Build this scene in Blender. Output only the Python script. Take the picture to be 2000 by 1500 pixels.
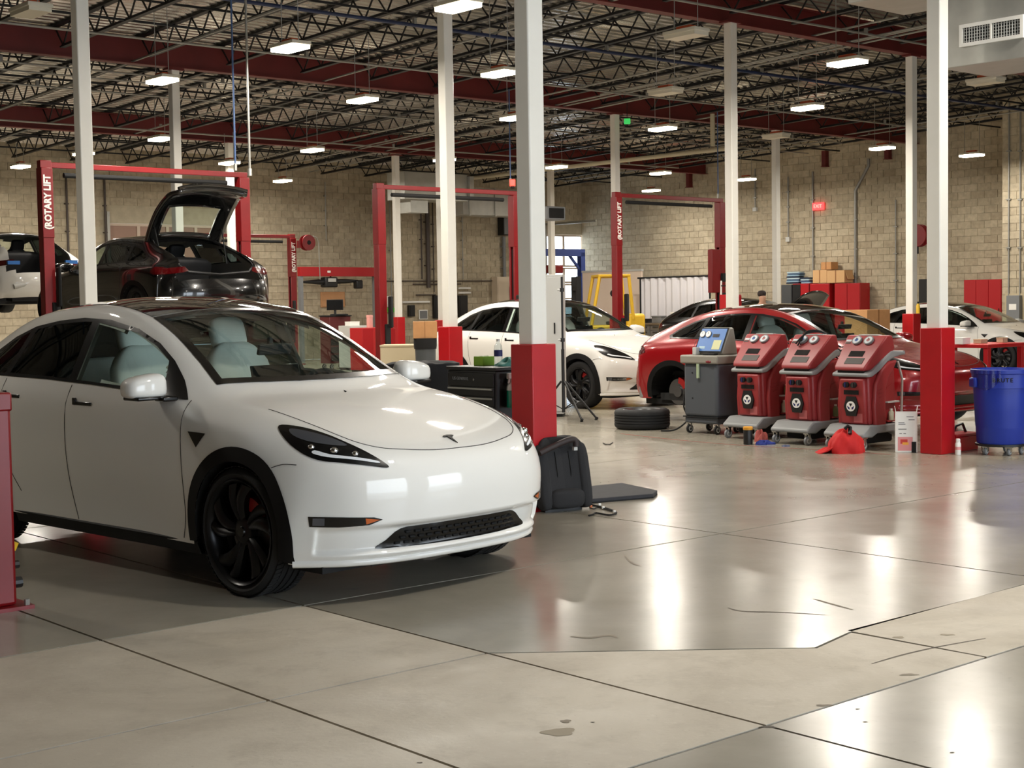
import bpy, bmesh, math, random
from math import sin, cos, tan, radians, degrees, pi, sqrt, atan2, hypot
from mathutils import Vector, Matrix
from mathutils.bvhtree import BVHTree
from mathutils.geometry import delaunay_2d_cdt
random.seed(7)
for o in list(bpy.data.objects): bpy.data.objects.remove(o, do_unlink=True)
scene = bpy.context.scene
COL = scene.collection

# ------------------------------------------------------------------ camera
FPX, PITCH, ROLL, CAMH = 2892.3, radians(3.1016), radians(0.9061), 1.57
cam_data = bpy.data.cameras.new('camera'); cam = bpy.data.objects.new('camera', cam_data); COL.objects.link(cam)
cam_data.sensor_fit = 'HORIZONTAL'; cam_data.sensor_width = 36.0
cam_data.lens = FPX / 2000 * 36.0
cam_data.clip_end = 400
_fw = Vector((0, cos(PITCH), -sin(PITCH))); _up0 = Vector((0, sin(PITCH), cos(PITCH))); _rt0 = Vector((1, 0, 0))
RT = _rt0 * cos(ROLL) + _up0 * (-sin(ROLL))
UP = _rt0 * sin(ROLL) + _up0 * cos(ROLL)
cam.matrix_world = Matrix(((RT.x, UP.x, -_fw.x, 0), (RT.y, UP.y, -_fw.y, 0), (RT.z, UP.z, -_fw.z, CAMH), (0, 0, 0, 1)))
scene.camera = cam

# ------------------------------------------------------------------ world / exposure
world = bpy.data.worlds.new('sky'); scene.world = world; world.use_nodes = True
_nt = world.node_tree; _bg = _nt.nodes['Background']
_bg.inputs['Color'].default_value = (0.82, 0.91, 1.0, 1); _bg.inputs['Strength'].default_value = 5.0
scene.view_settings.view_transform = 'Standard'; scene.view_settings.look = 'None'
scene.view_settings.exposure = 0.45; scene.view_settings.gamma = 1.0; scene.view_settings.use_curve_mapping = False
LAMP_W = 100.0            # watts per ceiling fixture
LAMP_COL = (1.0, 0.93, 0.83)

# ------------------------------------------------------------------ building axes (fitted from the joints, girders and columns)
TH = radians(-40.994)
AX = Vector((cos(TH), -sin(TH), 0)); BX = Vector((sin(TH), cos(TH), 0)); OR = Vector((0.18, 11.24, 0))
def AB(a, b, z=0.0): return OR + AX * a + BX * b + Vector((0, 0, z))
YAW_A = atan2(AX.y, AX.x); YAW_B = atan2(BX.y, BX.x)
def ray(px, py):
    d = RT * ((px - 1000) / FPX) + UP * (-(py - 750) / FPX) + _fw
    return d
CP = Vector((0, 0, CAMH))
def PZ(px, py, z=0.0):                       # pixel on the horizontal plane z
    d = ray(px, py); t = (z - CAMH) / d.z; return CP + d * t
def PD(px, py, dep):                         # pixel at forward depth dep (y)
    d = ray(px, py); return CP + d * (dep / d.y)
def PXY(px, xy):                             # unused height: z of pixel row py above the ground point xy
    return None
def ZAT(py, dep, px=1000): return PD(px, py, dep).z

# ------------------------------------------------------------------ materials
MATS = {}
def srgb(r, g, b):
    f = lambda c: (c / 255 / 12.92) if c / 255 <= 0.04045 else ((c / 255 + 0.055) / 1.055) ** 2.4
    return (f(r), f(g), f(b))
def mat(name, col, rough=0.5, metal=0.0, spec=0.5, coat=0.0, emit=None, es=0.0, noise=0.0, nscale=8.0, bump=0.0, bscale=60.0, alpha=1.0, sheen=0.0):
    if name in MATS: return MATS[name]
    m = bpy.data.materials.new(name); m.use_nodes = True; nt = m.node_tree; b = nt.nodes['Principled BSDF']
    b.inputs['Base Color'].default_value = (*col, 1); b.inputs['Roughness'].default_value = rough
    b.inputs['Metallic'].default_value = metal; b.inputs['Specular IOR Level'].default_value = spec
    b.inputs['Coat Weight'].default_value = coat; b.inputs['Coat Roughness'].default_value = 0.03
    if sheen: b.inputs['Sheen Weight'].default_value = sheen
    if alpha < 1: b.inputs['Alpha'].default_value = alpha
    if emit: b.inputs['Emission Color'].default_value = (*emit, 1); b.inputs['Emission Strength'].default_value = es
    if noise > 0 or bump > 0:
        tc = nt.nodes.new('ShaderNodeTexCoord')
    if noise > 0:
        n = nt.nodes.new('ShaderNodeTexNoise'); n.inputs['Scale'].default_value = nscale; n.inputs['Detail'].default_value = 5
        nt.links.new(tc.outputs['Object'], n.inputs['Vector'])
        r = nt.nodes.new('ShaderNodeMapRange'); r.inputs['From Min'].default_value = 0.3; r.inputs['From Max'].default_value = 0.7
        r.inputs['To Min'].default_value = 1 - noise; r.inputs['To Max'].default_value = 1 + noise
        nt.links.new(n.outputs['Fac'], r.inputs['Value'])
        mx = nt.nodes.new('ShaderNodeVectorMath'); mx.operation = 'SCALE'; mx.inputs[0].default_value = col
        nt.links.new(r.outputs['Result'], mx.inputs['Scale']); nt.links.new(mx.outputs['Vector'], b.inputs['Base Color'])
    if bump > 0:
        n2 = nt.nodes.new('ShaderNodeTexNoise'); n2.inputs['Scale'].default_value = bscale; n2.inputs['Detail'].default_value = 3
        nt.links.new(tc.outputs['Object'], n2.inputs['Vector'])
        bp = nt.nodes.new('ShaderNodeBump'); bp.inputs['Strength'].default_value = bump; bp.inputs['Distance'].default_value = 0.01
        nt.links.new(n2.outputs['Fac'], bp.inputs['Height']); nt.links.new(bp.outputs['Normal'], b.inputs['Normal'])
    MATS[name] = m; return m
def glass(name, tint, gloss=0.04, rough=0.0, k=1.0):          # thin sheet: see-through tint + fresnel mirror
    if name in MATS: return MATS[name]
    m = bpy.data.materials.new(name); m.use_nodes = True; nt = m.node_tree; nt.nodes.clear()
    o = nt.nodes.new('ShaderNodeOutputMaterial'); mix = nt.nodes.new('ShaderNodeMixShader')
    t = nt.nodes.new('ShaderNodeBsdfTransparent'); t.inputs['Color'].default_value = (*tint, 1)
    g = nt.nodes.new('ShaderNodeBsdfGlossy'); g.inputs['Roughness'].default_value = rough
    lw = nt.nodes.new('ShaderNodeLayerWeight'); lw.inputs['Blend'].default_value = .5        # Schlick fresnel, the same from both sides
    pw = nt.nodes.new('ShaderNodeMath'); pw.operation = 'POWER'; pw.inputs[1].default_value = 5.0; nt.links.new(lw.outputs['Facing'], pw.inputs[0])
    mm = nt.nodes.new('ShaderNodeMath'); mm.operation = 'MULTIPLY_ADD'; mm.inputs[1].default_value = .96; mm.inputs[2].default_value = .045 * k; mm.use_clamp = True
    nt.links.new(pw.outputs[0], mm.inputs[0]); nt.links.new(mm.outputs[0], mix.inputs[0])
    nt.links.new(t.outputs[0], mix.inputs[1]); nt.links.new(g.outputs[0], mix.inputs[2]); nt.links.new(mix.outputs[0], o.inputs[0])
    MATS[name] = m; return m

M_WHITE = mat('column_white', srgb(232, 229, 220), 0.45, noise=0.03, nscale=3)
M_RED = mat('safety_red', srgb(174, 18, 26), 0.35, noise=0.08, nscale=4, bump=0.05)
M_LIFT = mat('lift_red', srgb(122, 15, 20), 0.38, noise=0.08, nscale=5)
M_GIRDER = mat('girder_red', srgb(98, 26, 24), 0.6, noise=0.15, nscale=2)
M_STEEL = mat('joist_steel', srgb(24, 25, 28), 0.55, 0.2)
M_GALV = mat('galvanised', srgb(176, 176, 170), 0.42, 0.6, noise=0.06, nscale=6)
M_CONDUIT = mat('conduit', srgb(150, 149, 143), 0.4, 0.4)
M_BLACK = mat('black_plastic', srgb(20, 20, 21), 0.45)
M_RUBBER = mat('rubber', srgb(22, 22, 23), 0.75, bump=0.1)
M_DARK = mat('matt_black', srgb(12, 12, 13), 0.8)
M_CHROME = mat('chrome', srgb(210, 210, 210), 0.15, 1.0)
M_GREY = mat('grey_plastic', srgb(122, 124, 126), 0.5)
M_LGREY = mat('light_grey', srgb(188, 188, 184), 0.5)
M_PAPER = mat('white_paper', srgb(238, 236, 230), 0.7)
M_CARD = mat('cardboard', srgb(190, 140, 92), 0.85, noise=0.06, nscale=9)
M_BLUEP = mat('blue_paint', srgb(38, 58, 120), 0.5)
M_YEL = mat('forklift_yellow', srgb(222, 178, 40), 0.45)

# ------------------------------------------------------------------ mesh builder
class MB:
    def __init__(s): s.v = []; s.f = []; s.mi = []; s.cur = 0
    def add(s, vs, fs):
        o = len(s.v); s.v += [tuple(v) for v in vs]
        for f in fs: s.f.append(tuple(i + o for i in f)); s.mi.append(s.cur)
        return s
    def m(s, i): s.cur = i; return s
    def box(s, c, d, rz=0.0, rx=0.0, ry=0.0, top=1.0, topy=None):
        x, y, z = d[0] / 2, d[1] / 2, d[2] / 2; t = top; ty = top if topy is None else topy
        vs = [Vector(p) for p in ((-x, -y, -z), (x, -y, -z), (x, y, -z), (-x, y, -z), (-x * t, -y * ty, z), (x * t, -y * ty, z), (x * t, y * ty, z), (-x * t, y * ty, z))]
        if rx or ry or rz:
            R = Matrix.Rotation(rz, 3, 'Z') @ Matrix.Rotation(ry, 3, 'Y') @ Matrix.Rotation(rx, 3, 'X'); vs = [R @ v for v in vs]
        c = Vector(c)
        return s.add([v + c for v in vs], [(0, 3, 2, 1), (4, 5, 6, 7), (0, 1, 5, 4), (1, 2, 6, 5), (2, 3, 7, 6), (3, 0, 4, 7)])
    def b2(s, p, q):                                       # box by two corners
        return s.box([(p[i] + q[i]) / 2 for i in range(3)], [abs(q[i] - p[i]) for i in range(3)])
    def cyl(s, p, q, r, r2=None, n=12, cap=True):
        p, q = Vector(p), Vector(q); r2 = r if r2 is None else r2
        d = (q - p).normalized(); u = d.orthogonal().normalized(); w = d.cross(u)
        vs = [p + (u * cos(2 * pi * i / n) + w * sin(2 * pi * i / n)) * r for i in range(n)] + [q + (u * cos(2 * pi * i / n) + w * sin(2 * pi * i / n)) * r2 for i in range(n)]
        fs = [(i, (i + 1) % n, n + (i + 1) % n, n + i) for i in range(n)]
        if cap: fs += [tuple(range(n))[::-1], tuple(range(n, 2 * n))]
        return s.add(vs, fs)
    def tube(s, pts, r, n=6, cap=True):
        pts = [Vector(p) for p in pts]; rings = []; u = None
        for i, p in enumerate(pts):
            d = (pts[min(i + 1, len(pts) - 1)] - pts[max(i - 1, 0)])
            if d.length < 1e-9: d = Vector((0, 0, 1))
            d.normalize()
            u = d.orthogonal().normalized() if u is None else (u - d * u.dot(d)).normalized()
            w = d.cross(u); rr = r[i] if isinstance(r, (list, tuple)) else r
            rings.append([p + (u * cos(2 * pi * k / n) + w * sin(2 * pi * k / n)) * rr for k in range(n)])
        vs = [v for rg in rings for v in rg]; fs = []
        for i in range(len(pts) - 1):
            for k in range(n): fs.append((i * n + k, i * n + (k + 1) % n, (i + 1) * n + (k + 1) % n, (i + 1) * n + k))
        if cap: fs += [tuple(range(n))[::-1], tuple(range((len(pts) - 1) * n, len(pts) * n))]
        return s.add(vs, fs)
    def lathe(s, prof, n=24, org=(0, 0, 0), axis='Z', sx=1.0, sy=1.0, a0=0, a1=2 * pi):
        full = abs(a1 - a0 - 2 * pi) < 1e-6; m = n if full else n + 1; vs = []
        for r, h in prof:
            for i in range(m):
                a = a0 + (a1 - a0) * i / n; c = (r * cos(a) * sx, r * sin(a) * sy, h)
                if axis == 'Y': c = (c[0], c[2], c[1])
                elif axis == 'X': c = (c[2], c[0], c[1])
                vs.append((c[0] + org[0], c[1] + org[1], c[2] + org[2]))
        fs = []
        for j in range(len(prof) - 1):
            for i in range(n):
                k = (i + 1) % m if full else i + 1
                f = (j * m + i, j * m + k, (j + 1) * m + k, (j + 1) * m + i)
                fs.append(f if axis != 'Y' else f[::-1])
        return s.add(vs, fs)
    def prism(s, poly, h0, h1, axis='Y'):                   # polygon in the two other axes, extruded along axis
        n = len(poly)
        def pt(p, h): return {'Y': (p[0], h, p[1]), 'X': (h, p[0], p[1]), 'Z': (p[0], p[1], h)}[axis]
        vs = [pt(p, h0) for p in poly] + [pt(p, h1) for p in poly]
        fs = [tuple(range(n)), tuple(range(n, 2 * n))[::-1]] + [(i, n + i, n + (i + 1) % n, (i + 1) % n) for i in range(n)]
        return s.add(vs, fs)
    def sphere(s, c, r, n=12, k=8, sc=(1, 1, 1)):
        prof = [(max(1e-5, r * sin(pi * j / k)), -r * cos(pi * j / k)) for j in range(k + 1)]
        o = len(s.v); s.lathe(prof, n)
        for i in range(o, len(s.v)): v = s.v[i]; s.v[i] = (v[0] * sc[0] + c[0], v[1] * sc[1] + c[1], v[2] * sc[2] + c[2])
        return s
    def grid(s, fn, nu, nv):
        vs = [fn(i / nu, j / nv) for i in range(nu + 1) for j in range(nv + 1)]
        fs = [(i * (nv + 1) + j, (i + 1) * (nv + 1) + j, (i + 1) * (nv + 1) + j + 1, i * (nv + 1) + j + 1) for i in range(nu) for j in range(nv)]
        return s.add(vs, fs)
    def mesh(s, name, mats, smooth=None, fix=True):
        me = bpy.data.meshes.new(name); me.from_pydata(s.v, [], s.f)
        for m in (mats if isinstance(mats, (list, tuple)) else [mats]): me.materials.append(m)
        for i, p in enumerate(me.polygons): p.material_index = s.mi[i]
        if fix:
            bm = bmesh.new(); bm.from_mesh(me); bmesh.ops.recalc_face_normals(bm, faces=bm.faces); bm.to_mesh(me); bm.free()
        if smooth is not None: shade(me, smooth)
        me.update(); return me
    def obj(s, name, mats, parent=None, smooth=None, bevel=0.0, seg=2, loc=None, rz=0.0, fix=True):
        me = s.mesh(name, mats, None, fix)
        o = bpy.data.objects.new(name, me); COL.objects.link(o)
        if parent is not None: o.parent = parent
        if loc is not None: o.location = loc
        if rz: o.rotation_euler = (0, 0, rz)
        if bevel > 0:
            md = o.modifiers.new('bevel', 'BEVEL'); md.width = bevel; md.segments = seg; md.limit_method = 'ANGLE'; md.angle_limit = radians(35); md.harden_normals = False
            shade(me, 180 if smooth is None else smooth)
            if smooth is None: shade(me, 40)
        elif smooth is not None: shade(me, smooth)
        return o
def shade(me, ang):
    me.polygons.foreach_set('use_smooth', [True] * len(me.polygons))
    if ang < 179:
        bm = bmesh.new(); bm.from_mesh(me); c = radians(ang)
        for e in bm.edges:
            if len(e.link_faces) == 2: e.smooth = e.calc_face_angle(0) < c
        bm.to_mesh(me); bm.free()
def tag(o, label=None, cat=None, group=None, kind=None):
    if label: o['label'] = label
    if cat: o['category'] = cat
    if group: o['group'] = group
    if kind: o['kind'] = kind
    return o
def thing(name, label, cat, loc=(0, 0, 0), rz=0.0, group=None):
    o = bpy.data.objects.new(name, None); o.empty_display_size = 0.1; COL.objects.link(o)
    o.location = loc; o.rotation_euler = (0, 0, rz); return tag(o, label, cat, group)
def copy_tree(o, parent=None):
    c = o.copy(); COL.objects.link(c); c.parent = parent
    for ch in o.children: copy_tree(ch, c)
    return c
def inst(me, name, parent, loc=(0, 0, 0), rz=0.0):
    o = bpy.data.objects.new(name, me); COL.objects.link(o); o.parent = parent; o.location = loc; o.rotation_euler = (0, 0, rz); return o
def text_obj(txt, size, name, m, parent=None, ext=0.001, align='CENTER', bold=0.0, sx=1.0):
    cu = bpy.data.curves.new(name, 'FONT'); cu.body = txt; cu.size = size; cu.align_x = align; cu.align_y = 'CENTER'; cu.extrude = ext; cu.offset = bold; cu.resolution_u = 2
    t = bpy.data.objects.new(name, cu); COL.objects.link(t)
    bpy.context.view_layer.update()
    me = bpy.data.meshes.new_from_object(t); bpy.data.objects.remove(t, do_unlink=True); bpy.data.curves.remove(cu)
    if sx != 1.0:
        for v in me.vertices: v.co.x *= sx
    me.materials.clear(); me.materials.append(m)
    o = bpy.data.objects.new(name, me); COL.objects.link(o)
    if parent is not None: o.parent = parent
    return o
# ------------------------------------------------------------------ FLOOR
def node_floor(name, coated):
    m = bpy.data.materials.new(name); m.use_nodes = True; nt = m.node_tree; L = nt.links.new; b = nt.nodes['Principled BSDF']
    g = nt.nodes.new('ShaderNodeNewGeometry')
    def noise(sc, det=5, rough=.55, dist=0.0):
        n = nt.nodes.new('ShaderNodeTexNoise'); n.inputs['Scale'].default_value = sc; n.inputs['Detail'].default_value = det
        n.inputs['Roughness'].default_value = rough; n.inputs['Distortion'].default_value = dist
        L(g.outputs['Position'], n.inputs['Vector']); return n.outputs['Fac']
    def ramp(f, a, c0, e, c1):
        r = nt.nodes.new('ShaderNodeValToRGB'); r.color_ramp.elements[0].position = a; r.color_ramp.elements[1].position = e
        r.color_ramp.elements[0].color = (*c0, 1); r.color_ramp.elements[1].color = (*c1, 1); L(f, r.inputs[0]); return r.outputs[0]
    def mixc(f, a, c, op='MIX'):
        x = nt.nodes.new('ShaderNodeMix'); x.data_type = 'RGBA'; x.blend_type = op
        if isinstance(f, float): x.inputs[0].default_value = f
        else: L(f, x.inputs[0])
        for s_, v in ((6, a), (7, c)):
            if isinstance(v, tuple): x.inputs[s_].default_value = (*v, 1)
            else: L(v, x.inputs[s_])
        return x.outputs[2]
    def rng(f, a, e, lo, hi):
        r = nt.nodes.new('ShaderNodeMapRange'); r.inputs[1].default_value = a; r.inputs[2].default_value = e; r.inputs[3].default_value = lo; r.inputs[4].default_value = hi
        L(f, r.inputs[0]); return r.outputs[0]
    if coated:
        c = ramp(noise(.55, 6, .6, .6), .35, srgb(148, 142, 129), .7, srgb(168, 162, 147))
        c = mixc(rng(noise(4.0, 6, .65), .35, .75, 0.0, .22), c, srgb(130, 121, 104))
        c = mixc(rng(noise(26, 3), .62, .75, 0.0, .14), c, srgb(108, 102, 92))
        L(c, b.inputs['Base Color'])
        L(rng(noise(1.6, 5, .6), .3, .75, .19, .28), b.inputs['Roughness'])
        b.inputs['Specular IOR Level'].default_value = .45; b.inputs['Coat Weight'].default_value = .16; b.inputs['Coat Roughness'].default_value = .16
        bs, bd = .012, 7.0
    else:
        c = ramp(noise(.8, 6, .62, .8), .33, srgb(178, 168, 151), .72, srgb(208, 199, 182))
        c = mixc(rng(noise(3.2, 7, .7), .5, .75, 0.0, .5), c, srgb(146, 135, 118))
        c = mixc(rng(noise(19, 5, .7), .58, .72, 0.0, .35), c, srgb(214, 207, 192))
        c = mixc(rng(noise(48, 2), .68, .78, 0.0, .45), c, srgb(128, 118, 104))
        L(c, b.inputs['Base Color'])
        L(rng(noise(2.2, 5, .6), .3, .75, .42, .66), b.inputs['Roughness'])
        bs, bd = .25, 40.0
    bp = nt.nodes.new('ShaderNodeBump'); bp.inputs['Strength'].default_value = bs; bp.inputs['Distance'].default_value = .004
    L(noise(bd, 4), bp.inputs['Height']); L(bp.outputs['Normal'], b.inputs['Normal'])
    return m
M_COAT = node_floor('coated_concrete', True); M_BARE = node_floor('bare_concrete', False)
M_JOINT = mat('joint_filler', srgb(74, 66, 54), .85, noise=.3, nscale=12)
A0, A1, B0, B1 = -16.0, 28.3, -12.0, 29.0
mb = MB(); mb.add([AB(A0, B0, -.02), AB(A1, B0, -.02), AB(A1, B1, -.02), AB(A0, B1, -.02)], [(0, 1, 2, 3)])
floor = tag(mb.obj('floor', M_JOINT), 'polished grey concrete workshop floor with saw-cut joints', 'floor', kind='structure')
GAP = .008
def slab(poly, m):                                    # poly in (a,b), convex, shrunk by half a joint
    cx = sum(p[0] for p in poly) / len(poly); cy = sum(p[1] for p in poly) / len(poly)
    ins = []
    n = len(poly)
    for i in range(n):
        p0, p, p1 = Vector(poly[i - 1]), Vector(poly[i]), Vector(poly[(i + 1) % n])
        e0 = (p - p0).normalized(); e1 = (p1 - p).normalized()
        n0 = Vector((-e0.y, e0.x)); n1 = Vector((-e1.y, e1.x)); bi = (n0 + n1)
        if bi.length < 1e-6: bi = n0
        bi.normalize(); k = GAP / max(.3, bi.dot(n0)); ins.append(p + bi * k)
    top = [AB(p.x, p.y, 0) for p in ins]; bot = [AB(p.x, p.y, -.018) for p in ins]
    q = MB(); n = len(top); q.add(top + bot, [tuple(range(n))] + [(i, n + i, n + (i + 1) % n, (i + 1) % n) for i in range(n)])
    return q.obj('slab', m, floor)
# joints measured in the photograph: across b = -1.8 / -3.3 / -4.9, along a = -4.42 / -3.28 / 0.05 ...
def rect(a0, b0, a1, b1, m): slab([(a0, b0), (a1, b0), (a1, b1), (a0, b1)], m)
acut = [A0, -9.0, -4.42, -3.28, 0.05, 5.5, 11.0, 16.5, 22.0, A1]
for i in range(len(acut) - 1):                         # coated interior
    for b0, b1 in ((-1.8, 2.0), (2.0, 7.76), (7.76, 15.5), (15.5, 23.3), (23.3, B1)):
        rect(acut[i], b0, acut[i + 1], b1, M_COAT)
# bare strip in front of the bays
rect(A0, -3.3, -9.0, -1.8, M_BARE); rect(-9.0, -3.3, -4.42, -1.8, M_BARE); rect(-4.42, -3.3, -3.28, -1.8, M_BARE)
rect(A0, -4.9, -9.0, -3.3, M_BARE); rect(-9, -4.9, -4.42, -3.3, M_BARE); rect(-4.42, -4.9, -3.28, -3.3, M_BARE)
# coated field with the diagonal paint edge, bare wedge below it
slab([(-3.28, -3.3), (-2.16, -4.27), (-1.79, -4.19), (0.05, -4.15), (0.05, -1.8), (-3.28, -1.8)], M_COAT)
slab([(-3.28, -4.9), (-1.78, -4.9), (-1.79, -4.19), (-2.16, -4.27), (-3.28, -3.3)], M_BARE)
rect(-1.78, -4.9, 0.05, -4.15, M_BARE); rect(0.05, -4.9, 5.5, -4.15, M_BARE); rect(5.5, -4.9, 11.0, -4.15, M_BARE)
rect(0.05, -4.15, 5.5, -1.8, M_COAT); rect(5.5, -4.15, 11.0, -1.8, M_COAT); rect(11, -4.9, A1, -1.8, M_COAT)
for i in range(len(acut) - 1): rect(acut[i], B0, acut[i + 1], -4.9, M_COAT)

# ------------------------------------------------------------------ ROOF: deck, joists, girders
SLOPE = 0.25 / 7.76
def girder_z(b): return 6.33 - SLOPE * b            # underside of the girders
GD, JD = .46, .42                                     # girder depth, joist depth
def deck_z(b): return girder_z(b) + GD + .06
def node_deck():
    m = mat('roof_deck', srgb(206, 203, 196), .27, .88, noise=.10, nscale=.8); return m
M_DECK = node_deck()
pitch = .20; prof = []
b = B0
mbd = MB(); vs = []; fs = []
rows = []
while b < B1 + .3:
    for db, dz in ((0, 0), (.045, 0), (.065, .045), (.15, .045), (.17, 0)): rows.append((b + db, dz))
    b += pitch
for bb, dz in rows: vs += [AB(A0, bb, deck_z(bb) + dz), AB(A1 + .2, bb, deck_z(bb) + dz)]
for i in range(len(rows) - 1): fs.append((2 * i, 2 * i + 1, 2 * i + 3, 2 * i + 2))
mbd.add(vs, fs)
ceiling = tag(mbd.obj('ceiling', M_DECK), 'corrugated metal roof deck over open-web joists', 'ceiling', kind='structure')
# a joist spans one bay along b between girders; built once per bay length
def joist_mesh(L):
    q = MB(); t = .035
    q.box((0, L / 2, JD - .02), (.11, L, .03)).box((0, L / 2, .015), (.09, L - .5, .025))
    q.box((-.012, L / 2, .03), (.008, L - .5, .05)); q.box((.012, L / 2, .03), (.008, L - .5, .05))
    n = max(4, int(round(L / .62))); w = L / n
    for i in range(n):
        y0 = i * w; ym = y0 + w / 2; y1 = y0 + w
        q.tube([(0, y0, JD - .03), (0, ym, .03)], .015, 4, False); q.tube([(0, ym, .03), (0, y1, JD - .03)], .015, 4, False)
    return q.mesh('joist', M_STEEL)
bays_b = [(-12.0, -7.76), (-7.76, 0), (0, 7.76), (7.76, 15.52), (15.52, 23.28), (23.28, 29.0)]
jm = {}
JS = 5.4957 / 3.5
for b0, b1 in bays_b:
    L = round(b1 - b0, 3)
    if L not in jm: jm[L] = joist_mesh(L)
    a = -15.6
    while a < A1:
        o = inst(jm[L], 'joist', ceiling); o.location = AB(a, b0, deck_z(b0) - JD - .005)
        dirv = (AB(a, b1, deck_z(b1)) - AB(a, b0, deck_z(b0))).normalized()
        xv = AX; zv = xv.cross(dirv); o.matrix_world = Matrix(((xv.x, dirv.x, zv.x, o.location.x), (xv.y, dirv.y, zv.y, o.location.y), (xv.z, dirv.z, zv.z, o.location.z), (0, 0, 0, 1)))
        a += JS
def girder(b, a0=A0, a1=A1):
    z = girder_z(b); q = MB(); c = AB((a0 + a1) / 2, b, 0); L = a1 - a0
    q.box((0, 0, z + GD / 2), (L, .012, GD)).box((0, 0, z + .009), (L, .19, .018)).box((0, 0, z + GD - .009), (L, .19, .018))
    a = a0 + .5
    return q.obj('girder', M_GIRDER, ceiling, loc=c, rz=YAW_A)
for b in (-7.76, 0, 7.76, 15.52, 23.28): girder(b)
# bridging bars between joists (run along a)
for b0, b1 in bays_b[1:]:
    for k in (1 / 3, 2 / 3):
        b = b0 + (b1 - b0) * k; z = deck_z(b) - JD
        MB().box((0, 0, .02), (A1 - A0, .03, .035)).obj('bridging_bar', M_STEEL, ceiling, loc=AB((A0 + A1) / 2, b, z), rz=YAW_A)
        MB().box((0, 0, JD - .06), (A1 - A0, .03, .035)).obj('bridging_bar', M_STEEL, ceiling, loc=AB((A0 + A1) / 2, b, z), rz=YAW_A)

# ------------------------------------------------------------------ WALLS of concrete block
def block_mat(name, c0, c1, attr):
    m = bpy.data.materials.new(name); m.use_nodes = True; nt = m.node_tree; L = nt.links.new; b = nt.nodes['Principled BSDF']; b.inputs['Roughness'].default_value = .9
    r = nt.nodes.new('ShaderNodeValToRGB'); r.color_ramp.elements[0].color = (*c0, 1); r.color_ramp.elements[1].color = (*c1, 1)
    if attr: s = nt.nodes.new('ShaderNodeAttribute'); s.attribute_name = 'tone'; L(s.outputs['Fac'], r.inputs[0])
    else: s = nt.nodes.new('ShaderNodeObjectInfo'); L(s.outputs['Random'], r.inputs[0])
    g = nt.nodes.new('ShaderNodeNewGeometry'); n = nt.nodes.new('ShaderNodeTexNoise'); n.inputs['Scale'].default_value = 9; n.inputs['Detail'].default_value = 6
    L(g.outputs['Position'], n.inputs['Vector'])
    n3 = nt.nodes.new('ShaderNodeTexNoise'); n3.inputs['Scale'].default_value = .45; n3.inputs['Detail'].default_value = 4; L(g.outputs['Position'], n3.inputs['Vector'])
    mr = nt.nodes.new('ShaderNodeMapRange'); mr.inputs[3].default_value = .86; mr.inputs[4].default_value = 1.14; mr.inputs[1].default_value = .3; mr.inputs[2].default_value = .7; L(n.outputs['Fac'], mr.inputs[0])
    mr3 = nt.nodes.new('ShaderNodeMapRange'); mr3.inputs[3].default_value = .85; mr3.inputs[4].default_value = 1.15; mr3.inputs[1].default_value = .3; mr3.inputs[2].default_value = .7; L(n3.outputs['Fac'], mr3.inputs[0])
    mu = nt.nodes.new('ShaderNodeMath'); mu.operation = 'MULTIPLY'; L(mr.outputs[0], mu.inputs[0]); L(mr3.outputs[0], mu.inputs[1])
    v = nt.nodes.new('ShaderNodeVectorMath'); v.operation = 'SCALE'; L(r.outputs[0], v.inputs[0]); L(mu.outputs[0], v.inputs['Scale']); L(v.outputs[0], b.inputs['Base Color'])
    bp = nt.nodes.new('ShaderNodeBump'); bp.inputs['Strength'].default_value = .4; bp.inputs['Distance'].default_value = .01; L(n.outputs['Fac'], bp.inputs['Height']); L(bp.outputs[0], b.inputs['Normal'])
    return m
BC0, BC1 = srgb(166, 153, 130), srgb(184, 172, 148)
M_BLK1 = block_mat('concrete_block_single', BC0, BC1, False); M_BLKS = block_mat('concrete_block_field', BC0, BC1, True)
M_MORTAR = mat('mortar', srgb(178, 168, 146), .95, noise=.1, nscale=5)
BW, BH, BT = .40, .20, .06
_blk = MB().box((0, 0, 0), (BW - .012, BT, BH - .012)).mesh('block', M_BLK1)
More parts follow.
